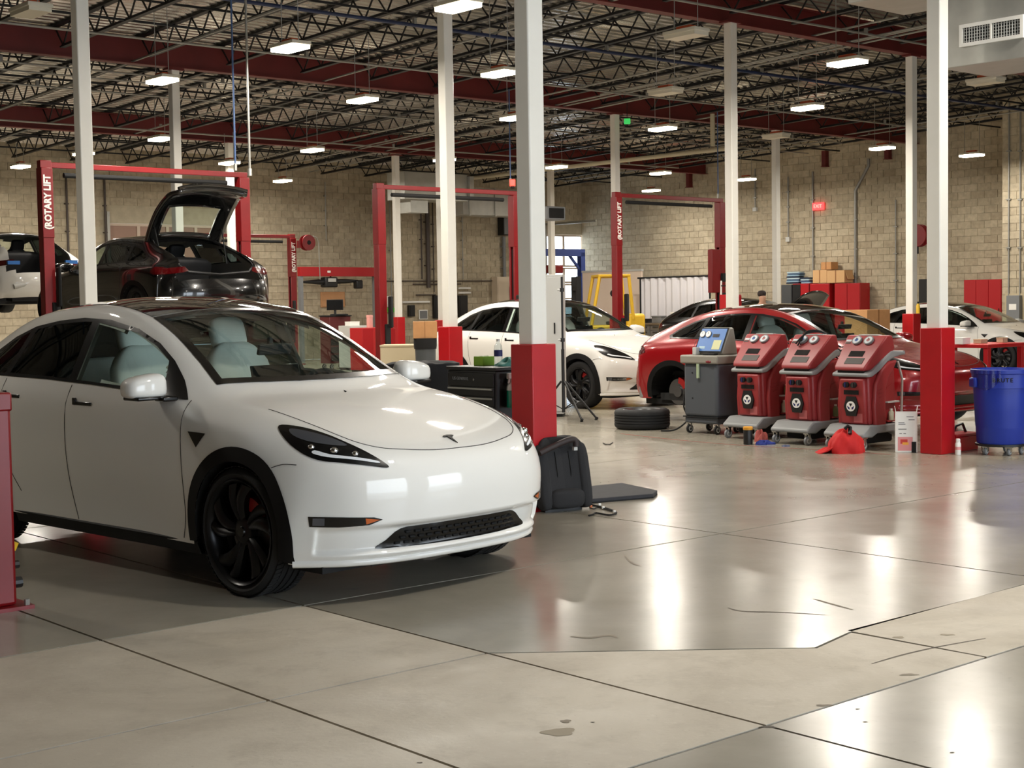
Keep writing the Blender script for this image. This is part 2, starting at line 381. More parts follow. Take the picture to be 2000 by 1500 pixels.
def block_wall(name, label, p0, p1, z1, holes, near, nsingle=300):
    """p0->p1 ground line, blocks on its left-hand face; holes = [(s0,s1,z0,z1)]"""
    p0, p1 = Vector(p0), Vector(p1); L = (p1 - p0).length; d = (p1 - p0) / L; nrm = Vector((-d.y, d.x, 0)); yaw = atan2(d.y, d.x)
    root = tag(bpy.data.objects.new(name, None), label, 'wall', kind='structure'); COL.objects.link(root)
    # backing with the openings left free
    q = MB(); xs = sorted({0, L, *[h[0] for h in holes], *[h[1] for h in holes]})
    for i in range(len(xs) - 1):
        m = (xs[i] + xs[i + 1]) / 2; hs = sorted([(h[2], h[3]) for h in holes if h[0] < m < h[1]]); z = 0
        for h0, h1 in hs + [(z1, z1)]:
            if h0 > z + 1e-4: q.b2((xs[i], -.2, z), (xs[i + 1], -.004, h0))
            z = h1
    q.obj('mortar_bed', M_MORTAR, root, loc=p0, rz=yaw)
    cells = []; row = 0; z = 0
    while z + BH <= z1 + .01:
        s = -BW / 2 if row % 2 else 0
        while s < L - .02:
            s0, s1 = max(0, s), min(L, s + BW)
            if s1 - s0 > .1 and not any(h[0] < s1 - .01 and h[1] > s0 + .01 and h[2] < z + BH - .02 and h[3] > z + .02 for h in holes):
                cells.append((s0, s1, z))
            s += BW
        row += 1; z += BH
    c = [p0 + d * ((s0 + s1) / 2) + Vector((0, 0, zz + BH / 2)) for s0, s1, zz in cells]
    idx = sorted(range(len(cells)), key=lambda i: abs(cells[i][1] - cells[i][0] - BW) > .01 or near(c[i]))
    full = [i for i in idx if abs(cells[i][1] - cells[i][0] - BW) < .01][:nsingle]; fs_ = set(full)
    for i in full:
        o = inst(_blk, 'block', root); o.location = c[i] + nrm * (BT / 2 - .052 + random.uniform(0, .008)); o.rotation_euler = (0, 0, yaw)
    q = MB(); tone = []
    for i, (s0, s1, zz) in enumerate(cells):
        if i in fs_: continue
        e = random.uniform(0, .008); q.box(((s0 + s1) / 2, BT / 2 - .052 + e, zz + BH / 2), (s1 - s0 - .012, BT, BH - .012)); t = random.random(); tone += [t] * 8
    if q.v:
        o = q.obj('blockwork', M_BLKS, root, loc=p0, rz=yaw, fix=False); o['kind'] = 'stuff'
        at = o.data.attributes.new('tone', 'FLOAT', 'POINT'); at.data.foreach_set('value', tone)
    return root, p0, d, nrm
def pxs(px):                                             # pixel column -> a on the back wall
    t = (px - 1000) / FPX; return (t * 33.13 + 18.85) / (.755 - .656 * t)
def pxb(px, a):                                          # pixel column -> b on a wall at a
    t = (px - 1000) / FPX; return (.18 + .7548 * a - t * (11.24 + .656 * a)) / (.656 + .7548 * t)
WT = 5.18
near_cam = lambda v: v.y
sB = lambda a: A1 - a                                    # back wall runs from (A1,B1) to (A0,B1) so its left face looks into the room
aw = {}
d1 = (pxs(222), pxs(445)); d2 = (pxs(1070), pxs(1143))
HOLES_B = [(sB(d1[1]), sB(d1[0]), 0, 4.4), (sB(d2[1]), sB(d2[0]), 0, 4.3)]
wall_back = block_wall('wall_back', 'tan concrete block wall holding the sectional bay doors', AB(A1, B1), AB(A0, B1), 6.0, HOLES_B, near_cam)
wall_right = block_wall('wall_right', 'long concrete block wall with conduits and red cabinets along it', AB(A1, B0), AB(A1, B1), 7.2, [], lambda v: (v.y if v.x / v.y < .36 else 999))
# plain front and left walls behind the camera, with wide bay openings that let the daylight in
def plain_wall(name, label, p0, p1, h, holes):
    p0, p1 = Vector(p0), Vector(p1); L = (p1 - p0).length; d = (p1 - p0) / L; yaw = atan2(d.y, d.x); q = MB(); xs = sorted({0, L, *[x for hh in holes for x in hh[:2]]})
    for i in range(len(xs) - 1):
        m = (xs[i] + xs[i + 1]) / 2; z = 0
        for h0, h1 in sorted([(hh[2], hh[3]) for hh in holes if hh[0] < m < hh[1]]) + [(h, h)]:
            if h0 > z: q.b2((xs[i], -.2, z), (xs[i + 1], 0, h0))
            z = h1
    return tag(q.obj(name, M_MORTAR, loc=p0, rz=yaw), label, 'wall', kind='structure')
plain_wall('wall_front', 'concrete block wall with open bay doors behind the viewpoint', AB(A0, B0), AB(A1, B0), 7.3, [(10.5, 17.5, 0, 4.2), (20.0, 24.0, 0, 3.6)])
plain_wall('wall_left', 'concrete block end wall beyond the lifts', AB(A0, B1), AB(A0, B0), 7.3, [])
# ------------------------------------------------------------------ marks on the floor (thin films lying on the slabs, parts of the floor)
M_SKID = mat('skid_mark', srgb(96, 88, 78), .8, noise=.3, nscale=14); M_LINE = mat('floor_line_red', srgb(150, 60, 48), .6); M_PATCH = mat('filled_patch', srgb(158, 147, 127), .7); M_STAIN = mat('stain', srgb(132, 122, 106), .7, noise=.2, nscale=10)
def strip(pts, w, m, name, z=.0012, taper=True):
    P = [PZ(*p) for p in smooth_poly0(pts)]; L = []; n = len(P)
    for i, p in enumerate(P):
        d = (P[min(i + 1, n - 1)] - P[max(i - 1, 0)]); d.z = 0; d.normalize(); nn = Vector((-d.y, d.x, 0)); k = w / 2 * ((.35 + .65 * sin(pi * (i + .5) / n)) if taper else 1); L.append((p + nn * k, p - nn * k))
    q = MB(); q.add([v + Vector((0, 0, z)) for ab in L for v in ab], [(2 * i, 2 * i + 1, 2 * i + 3, 2 * i + 2) for i in range(n - 1)]); return q.obj(name, m, floor)
def smooth_poly0(pts, n=5):
    m = len(pts); out = []
    for i in range(m - 1):
        g = lambda k: pts[min(max(k, 0), m - 1)]
        p0, p1, p2, p3 = g(i - 1), g(i), g(i + 1), g(i + 2)
        for t in range(n):
            u = t / n; out.append(tuple(.5 * (2 * p1[d] + (p2[d] - p0[d]) * u + (2 * p0[d] - 5 * p1[d] + 4 * p2[d] - p3[d]) * u * u + (3 * p1[d] - p0[d] - 3 * p2[d] + p3[d]) * u ** 3) for d in (0, 1)))
    return out + [pts[-1]]
strip([(1422, 1187), (1450, 1194), (1520, 1196), (1612, 1201)], .014, M_SKID, 'scuff_mark'); strip([(1702, 1297), (1760, 1280), (1830, 1264), (1925, 1247)], .012, M_SKID, 'scuff_mark')
strip([(1590, 1170), (1625, 1180), (1665, 1191)], .02, M_STAIN, 'scuff_mark'); strip([(1115, 1243), (1150, 1246), (1190, 1241), (1205, 1246)], .03, M_STAIN, 'scuff_mark'); strip([(1220, 1085), (1235, 1100), (1252, 1106)], .02, M_STAIN, 'scuff_mark')
strip([(1212, 847), (1310, 858), (1450, 870), (1610, 879), (1740, 888)], .022, M_LINE, 'floor_line', taper=False)
def blot(px, py, rx, m, seed, asp=1.0, name='floor_stain'):
    rnd = random.Random(seed); c = PZ(px, py); ph = [rnd.uniform(0, 6) for _ in range(4)]; n = 28; vs = []
    for i in range(n):
        a = 2 * pi * i / n; r_ = rx * (1 + .12 * sin(2 * a + ph[0]) + .14 * sin(3 * a + ph[1]) + .10 * sin(5 * a + ph[2])); vs.append((c.x + r_ * cos(a), c.y + r_ * sin(a) * asp, .0011))
    MB().add(vs, [tuple(range(n))]).obj(name, m, floor)
blot(1092, 1430, .055, M_PATCH, 1, .95, 'filled_core_hole'); blot(1105, 1409, .02, M_STAIN, 2); blot(1775, 1318, .035, M_STAIN, 3, .5); blot(1610, 1378, .03, M_STAIN, 4, .5); blot(1500, 1420, .03, M_SKID, 5, .4); blot(1755, 1245, .03, M_PATCH, 6, .6); blot(1850, 1240, .03, M_PATCH, 7, .6); blot(690, 1150, .04, M_SKID, 8, .5)
for x, y in ((1158, 1411), (1675, 1385), (1690, 1410), (1860, 1470), (820, 1490), (1244, 922), (1285, 922), (1630, 945)): blot(x, y, .009, M_SKID, x, .6, 'debris_speck')
# ------------------------------------------------------------------ COLUMNS
CW, CBW, CBH = .155, .245, 1.264
def column(i, j, px, py, label):
    base = AB(5.4957 * i, 7.7607 * j); q = PD(px, py, base.y); base = Vector((q.x, base.y, 0))
    # the pixel is read at some height; remove the lean of the camera roll by intersecting the vertical through it
    b = (base - OR).dot(BX); top = girder_z(b)
    r = thing('column', label, 'column', base, YAW_A)
    MB().b2((-CW / 2, -CW / 2, 0), (CW / 2, CW / 2, top - .012)).obj('post', M_WHITE, r, bevel=.012)
    MB().b2((-.16, -.1, top - .03), (.16, .1, top)).obj('cap_plate', M_GIRDER, r)
    g = MB(); h = CBW / 2; w = .035
    g.b2((-h, -h, 0), (h, -CW / 2 - .002, CBH)).b2((-h, CW / 2 + .002, 0), (h, h, CBH)).b2((-h, -CW / 2 - .002, 0), (-CW / 2 - .002, CW / 2 + .002, CBH)).b2((CW / 2 + .002, -CW / 2 - .002, 0), (h, CW / 2 + .002, CBH))
    MB().b2((-h, -h, 0), (h, h, CBH)).obj('base_guard', M_RED, r, bevel=.008)
    return r
COLS = [(0, 0, 1040, 580, 'white steel column with red base guard beside the black tool chest'),
 (1, 0, 1831, 580, 'white steel column with red base guard beside the blue wheeled bin'),
 (0, 1, 172, 550, 'white steel column behind the pearl white car roof, in front of the lifted black car'),
 (1, 1, 875, 400, 'white steel column with red base guard beside the trash can with a carton'),
 (2, 1, 1429, 400, 'white steel column beside the lift post with a red control box'),
 (3, 1, 1780, 400, 'white steel column whose red guard stands between the red car and the white sedan'),
 (1, 2, 346, 400, 'white steel column rising behind the open hatch of the black car'),
 (2, 2, 860, 300, 'white steel column half hidden behind another column by the trash can'),
 (3, 2, 1202, 350, 'white steel column rising above a lift post marked with white lettering'),
 (4, 2, 1516, 450, 'white steel column in front of the red cabinets with cartons on top'),
 (3, 3, 774, 400, 'white steel column with sunlit pink side near the back wall pipes'),
 (4, 3, 1076, 400, 'white steel column in front of the glazed bay door'),
 (2, 3, 448, 300, 'white steel column above the raised hatch, near the back wall')]
for c in COLS: column(*c)
# ------------------------------------------------------------------ CEILING LIGHTS
M_EMIT = mat('lamp_diffuser', (1, .95, .85), .5, emit=(1.0, .88, .66), es=16)
M_OFF = mat('lamp_off', srgb(214, 206, 186), .5)
M_HOUS = mat('lamp_housing', srgb(205, 198, 180), .5)
M_ORNG = mat('lamp_driver', srgb(190, 78, 36), .5)
FZ = 5.0
def fixture(px, py, lit=True, z=FZ, label=None):
    p = PZ(px, py, z); b = (p - OR).dot(BX)
    r = thing('ceiling_light', label or ('lit rectangular high-bay light hanging below the joists' if lit else 'unlit white high-bay light hanging below the joists'), 'light', p, YAW_B, 'lit high-bay lights' if lit else 'unlit high-bay lights')
    MB().b2((-.28, -.15, .012), (.28, .15, .06)).obj('housing', M_HOUS, r, bevel=.008)
    MB().b2((-.12, -.06, .06), (.12, .06, .11)).obj('driver_box', M_ORNG, r, bevel=.006)
    MB().b2((-.265, -.135, -.035), (.265, .135, .012)).obj('diffuser', M_EMIT if lit else M_OFF, r)
    top = deck_z(b) - JD - z
    for x in (-.2, .2): MB().cyl((x, 0, .06), (x, 0, top), .006, n=5).obj('hanger', M_CONDUIT, r)
    if lit:
        ld = bpy.data.lights.new('lamp', 'AREA'); ld.shape = 'RECTANGLE'; ld.size = .53; ld.size_y = .27; ld.energy = LAMP_W; ld.color = LAMP_COL
        lo = bpy.data.objects.new('lamp', ld); COL.objects.link(lo); lo.parent = r; lo.location = (0, 0, -.045)
    return r
LIT = [(895, 12), (567, 93), (708, 195), (317, 157), (975, 143), (1655, 122), (1577, 210), (1294, 251), (313, 271), (610, 293), (40, 325), (552, 353), (1087, 326), (1723, 289), (1457, 350), (1898, 303), (1272, 372), (163, 300), (448, 318), (868, 312), (1005, 230), (1290, 338)]
OFF = [(1340, 68), (1300, 180), (1516, 267), (1925, 160), (60, 22)]
LITL = ['lit high-bay light in front of the column beside the trash can', 'lit high-bay light below the dark blue air main', 'lit high-bay light between the raised tailgate and the plain lift', 'lit high-bay light in front of the column behind the tailgate', 'lit high-bay light touching the column by the black tool chest', 'lit high-bay light between the two columns above the red machines', 'lit high-bay light above the slim column by the red cabinets', 'lit high-bay light above the lift with the control box', 'lit high-bay light left of the column above the tailgate', 'lit high-bay light above the crossbar of the plain lift', 'lit high-bay light by the lettered post of the tailgate lift', 'lit high-bay light before the back wall above the hose reel', 'lit high-bay light above the far column by the glazed door', 'lit high-bay light above the red exit sign wall', 'lit high-bay light beside the column next to the ladder', 'lit high-bay light over the tall red cabinet by the pier', 'wide lit high-bay light just above the crossbar with the control box', 'lit high-bay light half hidden by the column before the black car']
for i, p in enumerate(LIT): fixture(*p, label=LITL[i] if i < len(LITL) else None)
OFFL = ['unlit white high-bay light with orange driver near the girder above the red machines', 'unlit white high-bay light left of the column with the ladder', 'unlit white high-bay light at the top of the slim column by the red cabinets', 'unlit white high-bay light with orange driver below the air duct', 'unlit white high-bay light left of the column before the black car']
for i, p in enumerate(OFF): fixture(*p, lit=False, label=OFFL[i])
# fixtures of the same rows that hang out of the picture, above and behind the viewpoint
for a, b in ((-1.0, -4.6), (3.2, 3.4), (5.5, -2.2), (10, 2.5), (15, -2), (-5.5, 5)):
    p = AB(a, b, FZ); r = fixture(1000, 100, True); r.location = p
# ------------------------------------------------------------------ CARS
import numpy as np
_S = lambda x, pts: [(x if len(p) == 2 else p[0], p[-2], p[-1]) for p in pts]
NET = [
 [(.70,0,.20),(.69,.30,.20),(.655,.52,.20),(.60,.68,.205),(.53,.78,.21),(.47,.85,.215),(.43,.895,.22),(.40,.92,.225),(.37,.935,.23)],
 [(.815,0,.285),(.80,.30,.285),(.76,.53,.29),(.685,.695,.295),(.60,.795,.295),(.52,.863,.295),(.46,.91,.285),(.42,.93,.27),(.36,.94,.24)],
 [(.85,0,.44),(.835,.30,.44),(.79,.54,.445),(.71,.705,.45),(.62,.805,.45),(.53,.878,.44),(.46,.925,.40),(.41,.945,.34),(.34,.945,.25)],
 [(.865,0,.59),(.85,.30,.59),(.80,.545,.605),(.715,.71,.615),(.615,.81,.60),(.52,.885,.56),(.45,.93,.48),(.39,.95,.38),(.31,.95,.25)],
 [(.84,0,.715),(.82,.30,.72),(.755,.55,.74),(.66,.71,.745),(.55,.82,.725),(.46,.895,.655),(.40,.94,.54),(.35,.955,.40),(.27,.95,.25)],
 [(.745,0,.81),(.715,.30,.82),(.64,.55,.84),(.54,.71,.85),(.435,.83,.81),(.36,.905,.715),(.32,.95,.58),(.29,.96,.41),(.22,.955,.25)],
 [(.52,0,.895),(.49,.30,.90),(.43,.56,.915),(.35,.73,.925),(.27,.85,.875),(.22,.92,.77),(.20,.955,.60),(.19,.965,.42),(.15,.96,.25)],
 [(.22,0,.98),(.20,.30,.98),(.15,.58,.985),(.11,.76,.98),(.08,.885,.915),(.06,.938,.81),(.06,.962,.62),(.06,.967,.43),(.05,.96,.25)],
 [(-.10,0,1.045),(-.10,.30,1.045),(-.12,.60,1.04),(-.14,.78,1.02),(-.15,.895,.955),(-.15,.945,.84),(-.15,.962,.63),(-.15,.957,.43),(-.15,.945,.25)],
 [(-.30,0,1.10),(-.32,.31,1.10),(-.38,.66,1.09),(-.45,.80,1.065),(-.48,.893,1.00),(-.45,.945,.88),(-.43,.957,.65),(-.42,.945,.43),(-.42,.935,.25)],
 [(-.57,0,1.245),(-.59,.31,1.243),(-.64,.635,1.225),(-.70,.775,1.17),(-.72,.892,1.055),(-.70,.947,.91),(-.70,.957,.66),(-.70,.935,.43),(-.70,.925,.25)],
 [(-.89,0,1.42),(-.91,.31,1.415),(-.95,.61,1.39),(-1.0,.735,1.325),(-1.03,.889,1.085),(-1.0,.95,.93),(-1.0,.957,.67),(-1.0,.93,.43),(-1.0,.92,.25)],
 [(-1.27,0,1.57),(-1.28,.31,1.56),(-1.31,.595,1.53),(-1.34,.715,1.455),(-1.36,.887,1.105),(-1.35,.954,.945),(-1.35,.957,.67),(-1.35,.93,.43),(-1.35,.92,.25)],
 _S(-1.72,[(0,1.645),(.31,1.637),(.59,1.60),(.705,1.52),(.888,1.14),(.956,.955),(.957,.67),(.93,.43),(.92,.25)]),
 _S(-2.12,[(0,1.645),(.31,1.635),(.585,1.59),(.695,1.512),(.884,1.15),(.957,.965),(.957,.67),(.93,.43),(.92,.25)]),
 _S(-2.50,[(0,1.612),(.31,1.602),(.575,1.552),(.68,1.48),(.875,1.16),(.958,.975),(.96,.68),(.94,.43),(.925,.25)]),
 _S(-2.88,[(0,1.525),(.30,1.515),(.55,1.465),(.655,1.40),(.858,1.15),(.96,.985),(.965,.68),(.95,.43),(.93,.25)]),
 _S(-3.22,[(0,1.40),(.30,1.392),(.53,1.35),(.64,1.295),(.828,1.14),(.95,.98),(.962,.68),(.945,.43),(.93,.25)]),
 _S(-3.50,[(0,1.275),(.30,1.268),(.52,1.235),(.66,1.185),(.80,1.10),(.922,.96),(.943,.68),(.935,.43),(.925,.25)]),
 [(-3.70,0,1.165),(-3.69,.30,1.16),(-3.65,.55,1.13),(-3.60,.68,1.08),(-3.58,.78,1.0),(-3.56,.87,.88),(-3.54,.91,.66),(-3.52,.915,.42),(-3.45,.91,.26)],
 [(-3.77,0,.99),(-3.76,.30,.985),(-3.72,.55,.96),(-3.68,.68,.92),(-3.65,.77,.86),(-3.62,.84,.76),(-3.60,.88,.60),(-3.58,.89,.42),(-3.50,.89,.27)],
 [(-3.87,0,.70),(-3.86,.30,.70),(-3.81,.55,.69),(-3.75,.70,.66),(-3.71,.78,.62),(-3.67,.83,.56),(-3.64,.86,.48),(-3.61,.87,.38),(-3.55,.87,.27)],
 [(-3.86,0,.44),(-3.85,.30,.44),(-3.80,.55,.43),(-3.74,.69,.41),(-3.69,.77,.39),(-3.66,.81,.37),(-3.63,.84,.34),(-3.61,.85,.31),(-3.57,.85,.27)],
 [(-3.74,0,.30),(-3.73,.30,.30),(-3.69,.55,.29),(-3.64,.66,.29),(-3.61,.73,.29),(-3.60,.77,.28),(-3.59,.79,.28),(-3.59,.81,.275),(-3.58,.82,.27)],
]
NET = np.array(NET, float)
def _pad(P):
    top = 2 * P[:1] - P[1:2]; bot = 2 * P[-1:] - P[-2:-1]; Q = np.concatenate([top, P, bot], 0)
    left = Q[:, 1:2].copy(); left[..., 1] *= -1; right = 2 * Q[:, -1:] - Q[:, -2:-1]
    return np.concatenate([left, Q, right], 1)
def _knot(P):                                               # B-spline value at the control points
    Q = _pad(P); k = np.array([1, 4, 1]) / 6
    R = sum(k[i] * Q[i:i + P.shape[0]] for i in range(3)); return sum(k[i] * R[:, i:i + P.shape[1]] for i in range(3))
_C = NET.copy()
for _ in range(4): _C = _C + .9 * (NET - _knot(_C))
def body_surface(nu, nv):
    Q = _pad(_C); nr, nc = NET.shape[:2]
    def basis(t): return np.stack([(1 - t) ** 3, 3 * t ** 3 - 6 * t ** 2 + 4, -3 * t ** 3 + 3 * t ** 2 + 3 * t + 1, t ** 3], -1) / 6
    us = np.arange((nr - 1) * nu + 1) / nu; vs_ = np.arange((nc - 1) * nv + 1) / nv
    iu = np.minimum(us.astype(int), nr - 2); iv = np.minimum(vs_.astype(int), nc - 2)
    bu = basis(us - iu); bv = basis(vs_ - iv)
    R = sum(bu[:, k, None, None] * Q[iu + k] for k in range(4))
    T = sum(bv[None, :, k, None] * R[:, iv + k] for k in range(4))
    x, y, z = T[..., 0].copy(), np.abs(T[..., 1]), T[..., 2]
    ss = lambda v, a, b: np.clip((v - a) / (b - a), 0, 1) ** 2 * (3 - 2 * np.clip((v - a) / (b - a), 0, 1))
    pocket = ss(z, .262, .30) * (1 - ss(z, .40, .42)) * (1 - ss(y, .82, .855)) * (x > .3)        # recessed lower corners and intake
    T[..., 0] -= .05 * pocket * (.35 + .65 * ss(y, .30, .6))
    T[..., 0] -= .03 * ss(z, .262, .29) * (1 - ss(z, .40, .425)) * (1 - ss(y, .40, .60)) * (x > .3)
    return T, us, vs_
def inpoly(x, y, poly):
    c = False; n = len(poly); j = n - 1
    for i in range(n):
        xi, yi = poly[i]; xj, yj = poly[j]
        if (yi > y) != (yj > y) and x < (xj - xi) * (y - yi) / (yj - yi) + xi: c = not c
        j = i
    return c
def dens(poly, step, closed=True):
    out = []; n = len(poly)
    for i in range(n if closed else n - 1):
        p, q = poly[i], poly[(i + 1) % n]; k = max(1, int(hypot(q[0] - p[0], q[1] - p[1]) / step))
        for t in range(k): out.append((p[0] + (q[0] - p[0]) * t / k, p[1] + (q[1] - p[1]) * t / k))
    if not closed: out.append(tuple(poly[-1]))
    return out
def smooth_poly(pts, closed=True, n=6):                     # Catmull-Rom through points
    m = len(pts); out = []
    for i in range(m if closed else m - 1):
        g = lambda k: pts[k % m] if closed else pts[min(max(k, 0), m - 1)]
        p0, p1, p2, p3 = g(i - 1), g(i), g(i + 1), g(i + 2)
        for t in range(n):
            u = t / n
            out.append(tuple(.5 * (2 * p1[d] + (p2[d] - p0[d]) * u + (2 * p0[d] - 5 * p1[d] + 4 * p2[d] - p3[d]) * u * u + (3 * p1[d] - p0[d] - 3 * p2[d] + p3[d]) * u ** 3) for d in range(len(p1))))
    if not closed: out.append(tuple(pts[-1]))
    return out
def patch(bvh, outline, rayf, off, step=.03, inner=None, holes=()):
    out = dens(outline, step); V = [Vector(p) for p in out]; E = [(i, (i + 1) % len(out)) for i in range(len(out))]
    for h in holes:
        hd = dens(h, step); o = len(V); V += [Vector(p) for p in hd]; E += [(o + i, o + (i + 1) % len(hd)) for i in range(len(hd))]
    xs = [p[0] for p in out]; ys = [p[1] for p in out]; st = inner or step
    x = min(xs) + st * .5
    while x < max(xs):
        y = min(ys) + st * .5
        while y < max(ys):
            if inpoly(x, y, out) and min((x - p[0]) ** 2 + (y - p[1]) ** 2 for p in out) > (st * .4) ** 2: V.append(Vector((x, y)))
            y += st
        x += st
    r = delaunay_2d_cdt(V, E, [], 0, 1e-6); vs, fs = r[0], r[2]; keep = []
    for f in fs:
        cx = sum(vs[i].x for i in f) / len(f); cy = sum(vs[i].y for i in f) / len(f)
        if inpoly(cx, cy, out) and not any(inpoly(cx, cy, h) for h in holes): keep.append(tuple(f))
    pts = []
    for v in vs:
        o, d = rayf(v.x, v.y); h = bvh.ray_cast(o, d)
        if h[0] is None: h = bvh.find_nearest(o + d * (abs(o.y) if abs(d.y) > .5 else 1.0))
        n = h[1]
        if n.dot(d) > 0: n = -n
        pts.append(h[0] + n * off)
    return pts, keep
def side_ray(s): return lambda x, z: (Vector((x, s * 2.0, z)), Vector((0, -s, 0)))
top_ray = lambda x, y: (Vector((x, y, 3.0)), Vector((0, 0, -1)))
front_ray = lambda y, z: (Vector((2.0, y, z)), Vector((-1, 0, 0)))
rear_ray = lambda y, z: (Vector((-6.0, y, z)), Vector((1, 0, 0)))
M_GLASSF = glass('car_glass_clear', (.80, .90, .86), k=1.1); M_GLASSR = glass('car_glass_dark', (.05, .07, .07), k=1.6)
M_ROOFG = mat('roof_glass', srgb(10, 10, 12), .03, spec=.6, coat=1.0)
M_TRIM = mat('gloss_black_trim', srgb(12, 12, 13), .2)
M_CLAD = mat('cladding', srgb(8, 8, 9), .6, spec=.25)
M_SEAM = mat('panel_gap', srgb(70, 68, 66), .9)
M_INT = mat('cabin_dark', srgb(26, 27, 28), .8)
M_LINER = mat('cabin_liner', srgb(128, 126, 122), .8)
M_SEATW = mat('white_seat', srgb(226, 226, 220), .55)
M_SEATB = mat('black_seat', srgb(32, 32, 34), .6)
M_RIM = mat('dark_wheel', srgb(30, 30, 32), .3, .6)
M_DISC = mat('brake_disc', srgb(120, 120, 122), .35, .9)
M_CALI = mat('caliper_red', srgb(150, 20, 20), .4)
M_LENS = glass('lamp_lens', (.8, .82, .84)); M_LBAR = mat('light_guide', srgb(225, 228, 232), .25)
M_REFL = mat('lamp_reflector', srgb(96, 98, 104), .2, .5)
M_AMBER = mat('amber', srgb(190, 90, 20), .3); M_TAIL = mat('tail_red', srgb(74, 4, 8), .12, coat=1)
M_SCREEN = mat('screen', srgb(16, 18, 20), .15)
# ---- wheel: origin at hub centre, outer face towards +y
def wheel_parts(R, detail, rim_mat):
    tw = .245 if detail else .235; rr = R - .06 if detail else R - .10
    t = MB(); h = tw / 2
    prof = [(rr - .012, -h + .015), (rr + .02, -h), (R - .035, -h - .004), (R - .012, -h + .012), (R, -h + .035)]
    if detail:
        for g in (-.062, -.022, .022, .062): prof += [(R, g - .005), (R - .008, g - .004), (R - .008, g + .004), (R, g + .005)]
    prof += [(R, h - .035), (R - .012, h - .012), (R - .035, h + .004), (rr + .02, h), (rr - .012, h - .015)]
    t.lathe(prof, 64 if detail else 32, axis='Y')
    if detail:                                              # cross lugs of the tread
        for i in range(72):
            a = 2 * pi * i / 72
            for s in (-1, 1):
                for y0, y1 in ((.066, .108),):
                    u = Vector((cos(a), 0, sin(a))); w = Vector((-sin(a), 0, cos(a)))
                    c = u * (R + .0005) + Vector((0, s * (y0 + y1) / 2, 0)); d = w * .011; e = Vector((0, (y1 - y0) / 2, 0)) + w * .006 * s
                    t.add([c - d - e, c + d - e, c + d + e, c - d + e] + [q + u * .004 for q in (c - d - e, c + d - e, c + d + e, c - d + e)], [(4, 5, 6, 7), (0, 1, 5, 4), (1, 2, 6, 5), (2, 3, 7, 6), (3, 0, 4, 7)])
    tire = t.mesh('tire', M_RUBBER, 50)
    r = MB()
    r.lathe([(rr - .012, h - .012), (rr - .002, h - .004), (rr - .006, h + .002), (rr - .02, h - .01), (rr - .03, h - .05), (rr - .035, -h + .03), (rr - .01, -h + .012)], 48, axis='Y')
    r.lathe([(.001, h - .028), (.055, h - .028), (.075, h - .036), (.078, h - .08)], 24, axis='Y')
    n = 10
    for i in range(n):                                      # paired curved blades
        a0 = 2 * pi * (i // 2) / 5 + (-.17 if i % 2 else .17)
        def blade(u, v, a0=a0, i=i):
            rad = .06 + (rr - .03 - .06) * u; tw_ = (.34 if i % 2 == 0 else .20) * u * u
            wid = (.020 + .030 * u) * (1 if i % 2 == 0 else .7); ang = a0 + tw_ + (v - .5) * 2 * wid / max(rad, .05)
            return (rad * cos(ang), h - .03 + .012 * sin(pi * u) - .02 * (abs(v - .5) * 2) ** 2 + .018 * u, rad * sin(ang))
        r.grid(blade, 8, 4)
        def back(u, v, bl=blade): p = bl(u, v); return (p[0], p[1] - .03, p[2])
        for v in (0, 1):
            o = len(r.v); pts = [blade(k / 8, v) for k in range(9)]; bk = [back(k / 8, v) for k in range(9)]
            r.add(pts + bk, [(k, k + 1, 10 + k, 9 + k) for k in range(8)])
    rim = r.mesh('wheel', rim_mat, 40)
    cap = MB().lathe([(.0005, h - .018), (.028, h - .019), (.032, h - .03)], 20, axis='Y').mesh('center_cap', M_TRIM, 40)
    disc = MB().lathe([(.06, .03), (.17, .03), (.17, .0), (.06, 0)], 32, axis='Y').lathe([(.001, .05), (.07, .05), (.075, 0)], 24, axis='Y').mesh('brake_disc', M_DISC, 40)
    ca = MB(); ca.lathe([(.115, .06), (.19, .06), (.19, -.03), (.115, -.03), (.115, .06)], 10, axis='Y', a0=radians(100), a1=radians(160)); cali = ca.mesh('caliper', M_CALI, 40)
    return dict(tire=tire, rim=rim, cap=cap, disc=disc, cali=cali)
WH = {}
def super_el(c, d, e1=.6, e2=.6, n=20, k=12, tilt=0.0, fn=None):
    q = MB()
    sg = lambda v, e: (1 if v >= 0 else -1) * abs(v) ** e
    def f(u, v):
        t = (u - .5) * pi; p = v * 2 * pi
        x = d[0] * sg(cos(t), e1) * sg(cos(p), e2); y = d[1] * sg(cos(t), e1) * sg(sin(p), e2); z = d[2] * sg(sin(t), e1)
        if fn: x, y, z = fn(x, y, z)
        w = Matrix.Rotation(tilt, 3, 'Y') @ Vector((x, y, z)); return (w.x + c[0], w.y + c[1], w.z + c[2])
    return q.grid(f, k, n)
def seat_mesh(sc=1.0):
    tl = radians(-17)
    q = super_el((-.12, 0, .36), (.085, .265, .33), .45, .55, tilt=tl, fn=lambda x, y, z: (x + .03 * (y / .26) ** 2, y * (1.0 if z < .05 else 1 - .42 * ((z - .05) / .28) ** 2), z))
    h = super_el((-.235, 0, .735), (.06, .135, .115), .5, .6, tilt=tl); q.add(h.v, h.f)
    nk = super_el((-.215, 0, .62), (.045, .10, .09), .5, .6, tilt=tl); q.add(nk.v, nk.f)
    cu = super_el((.16, 0, .06), (.29, .26, .09), .5, .5); q.add(cu.v, cu.f)
    return q

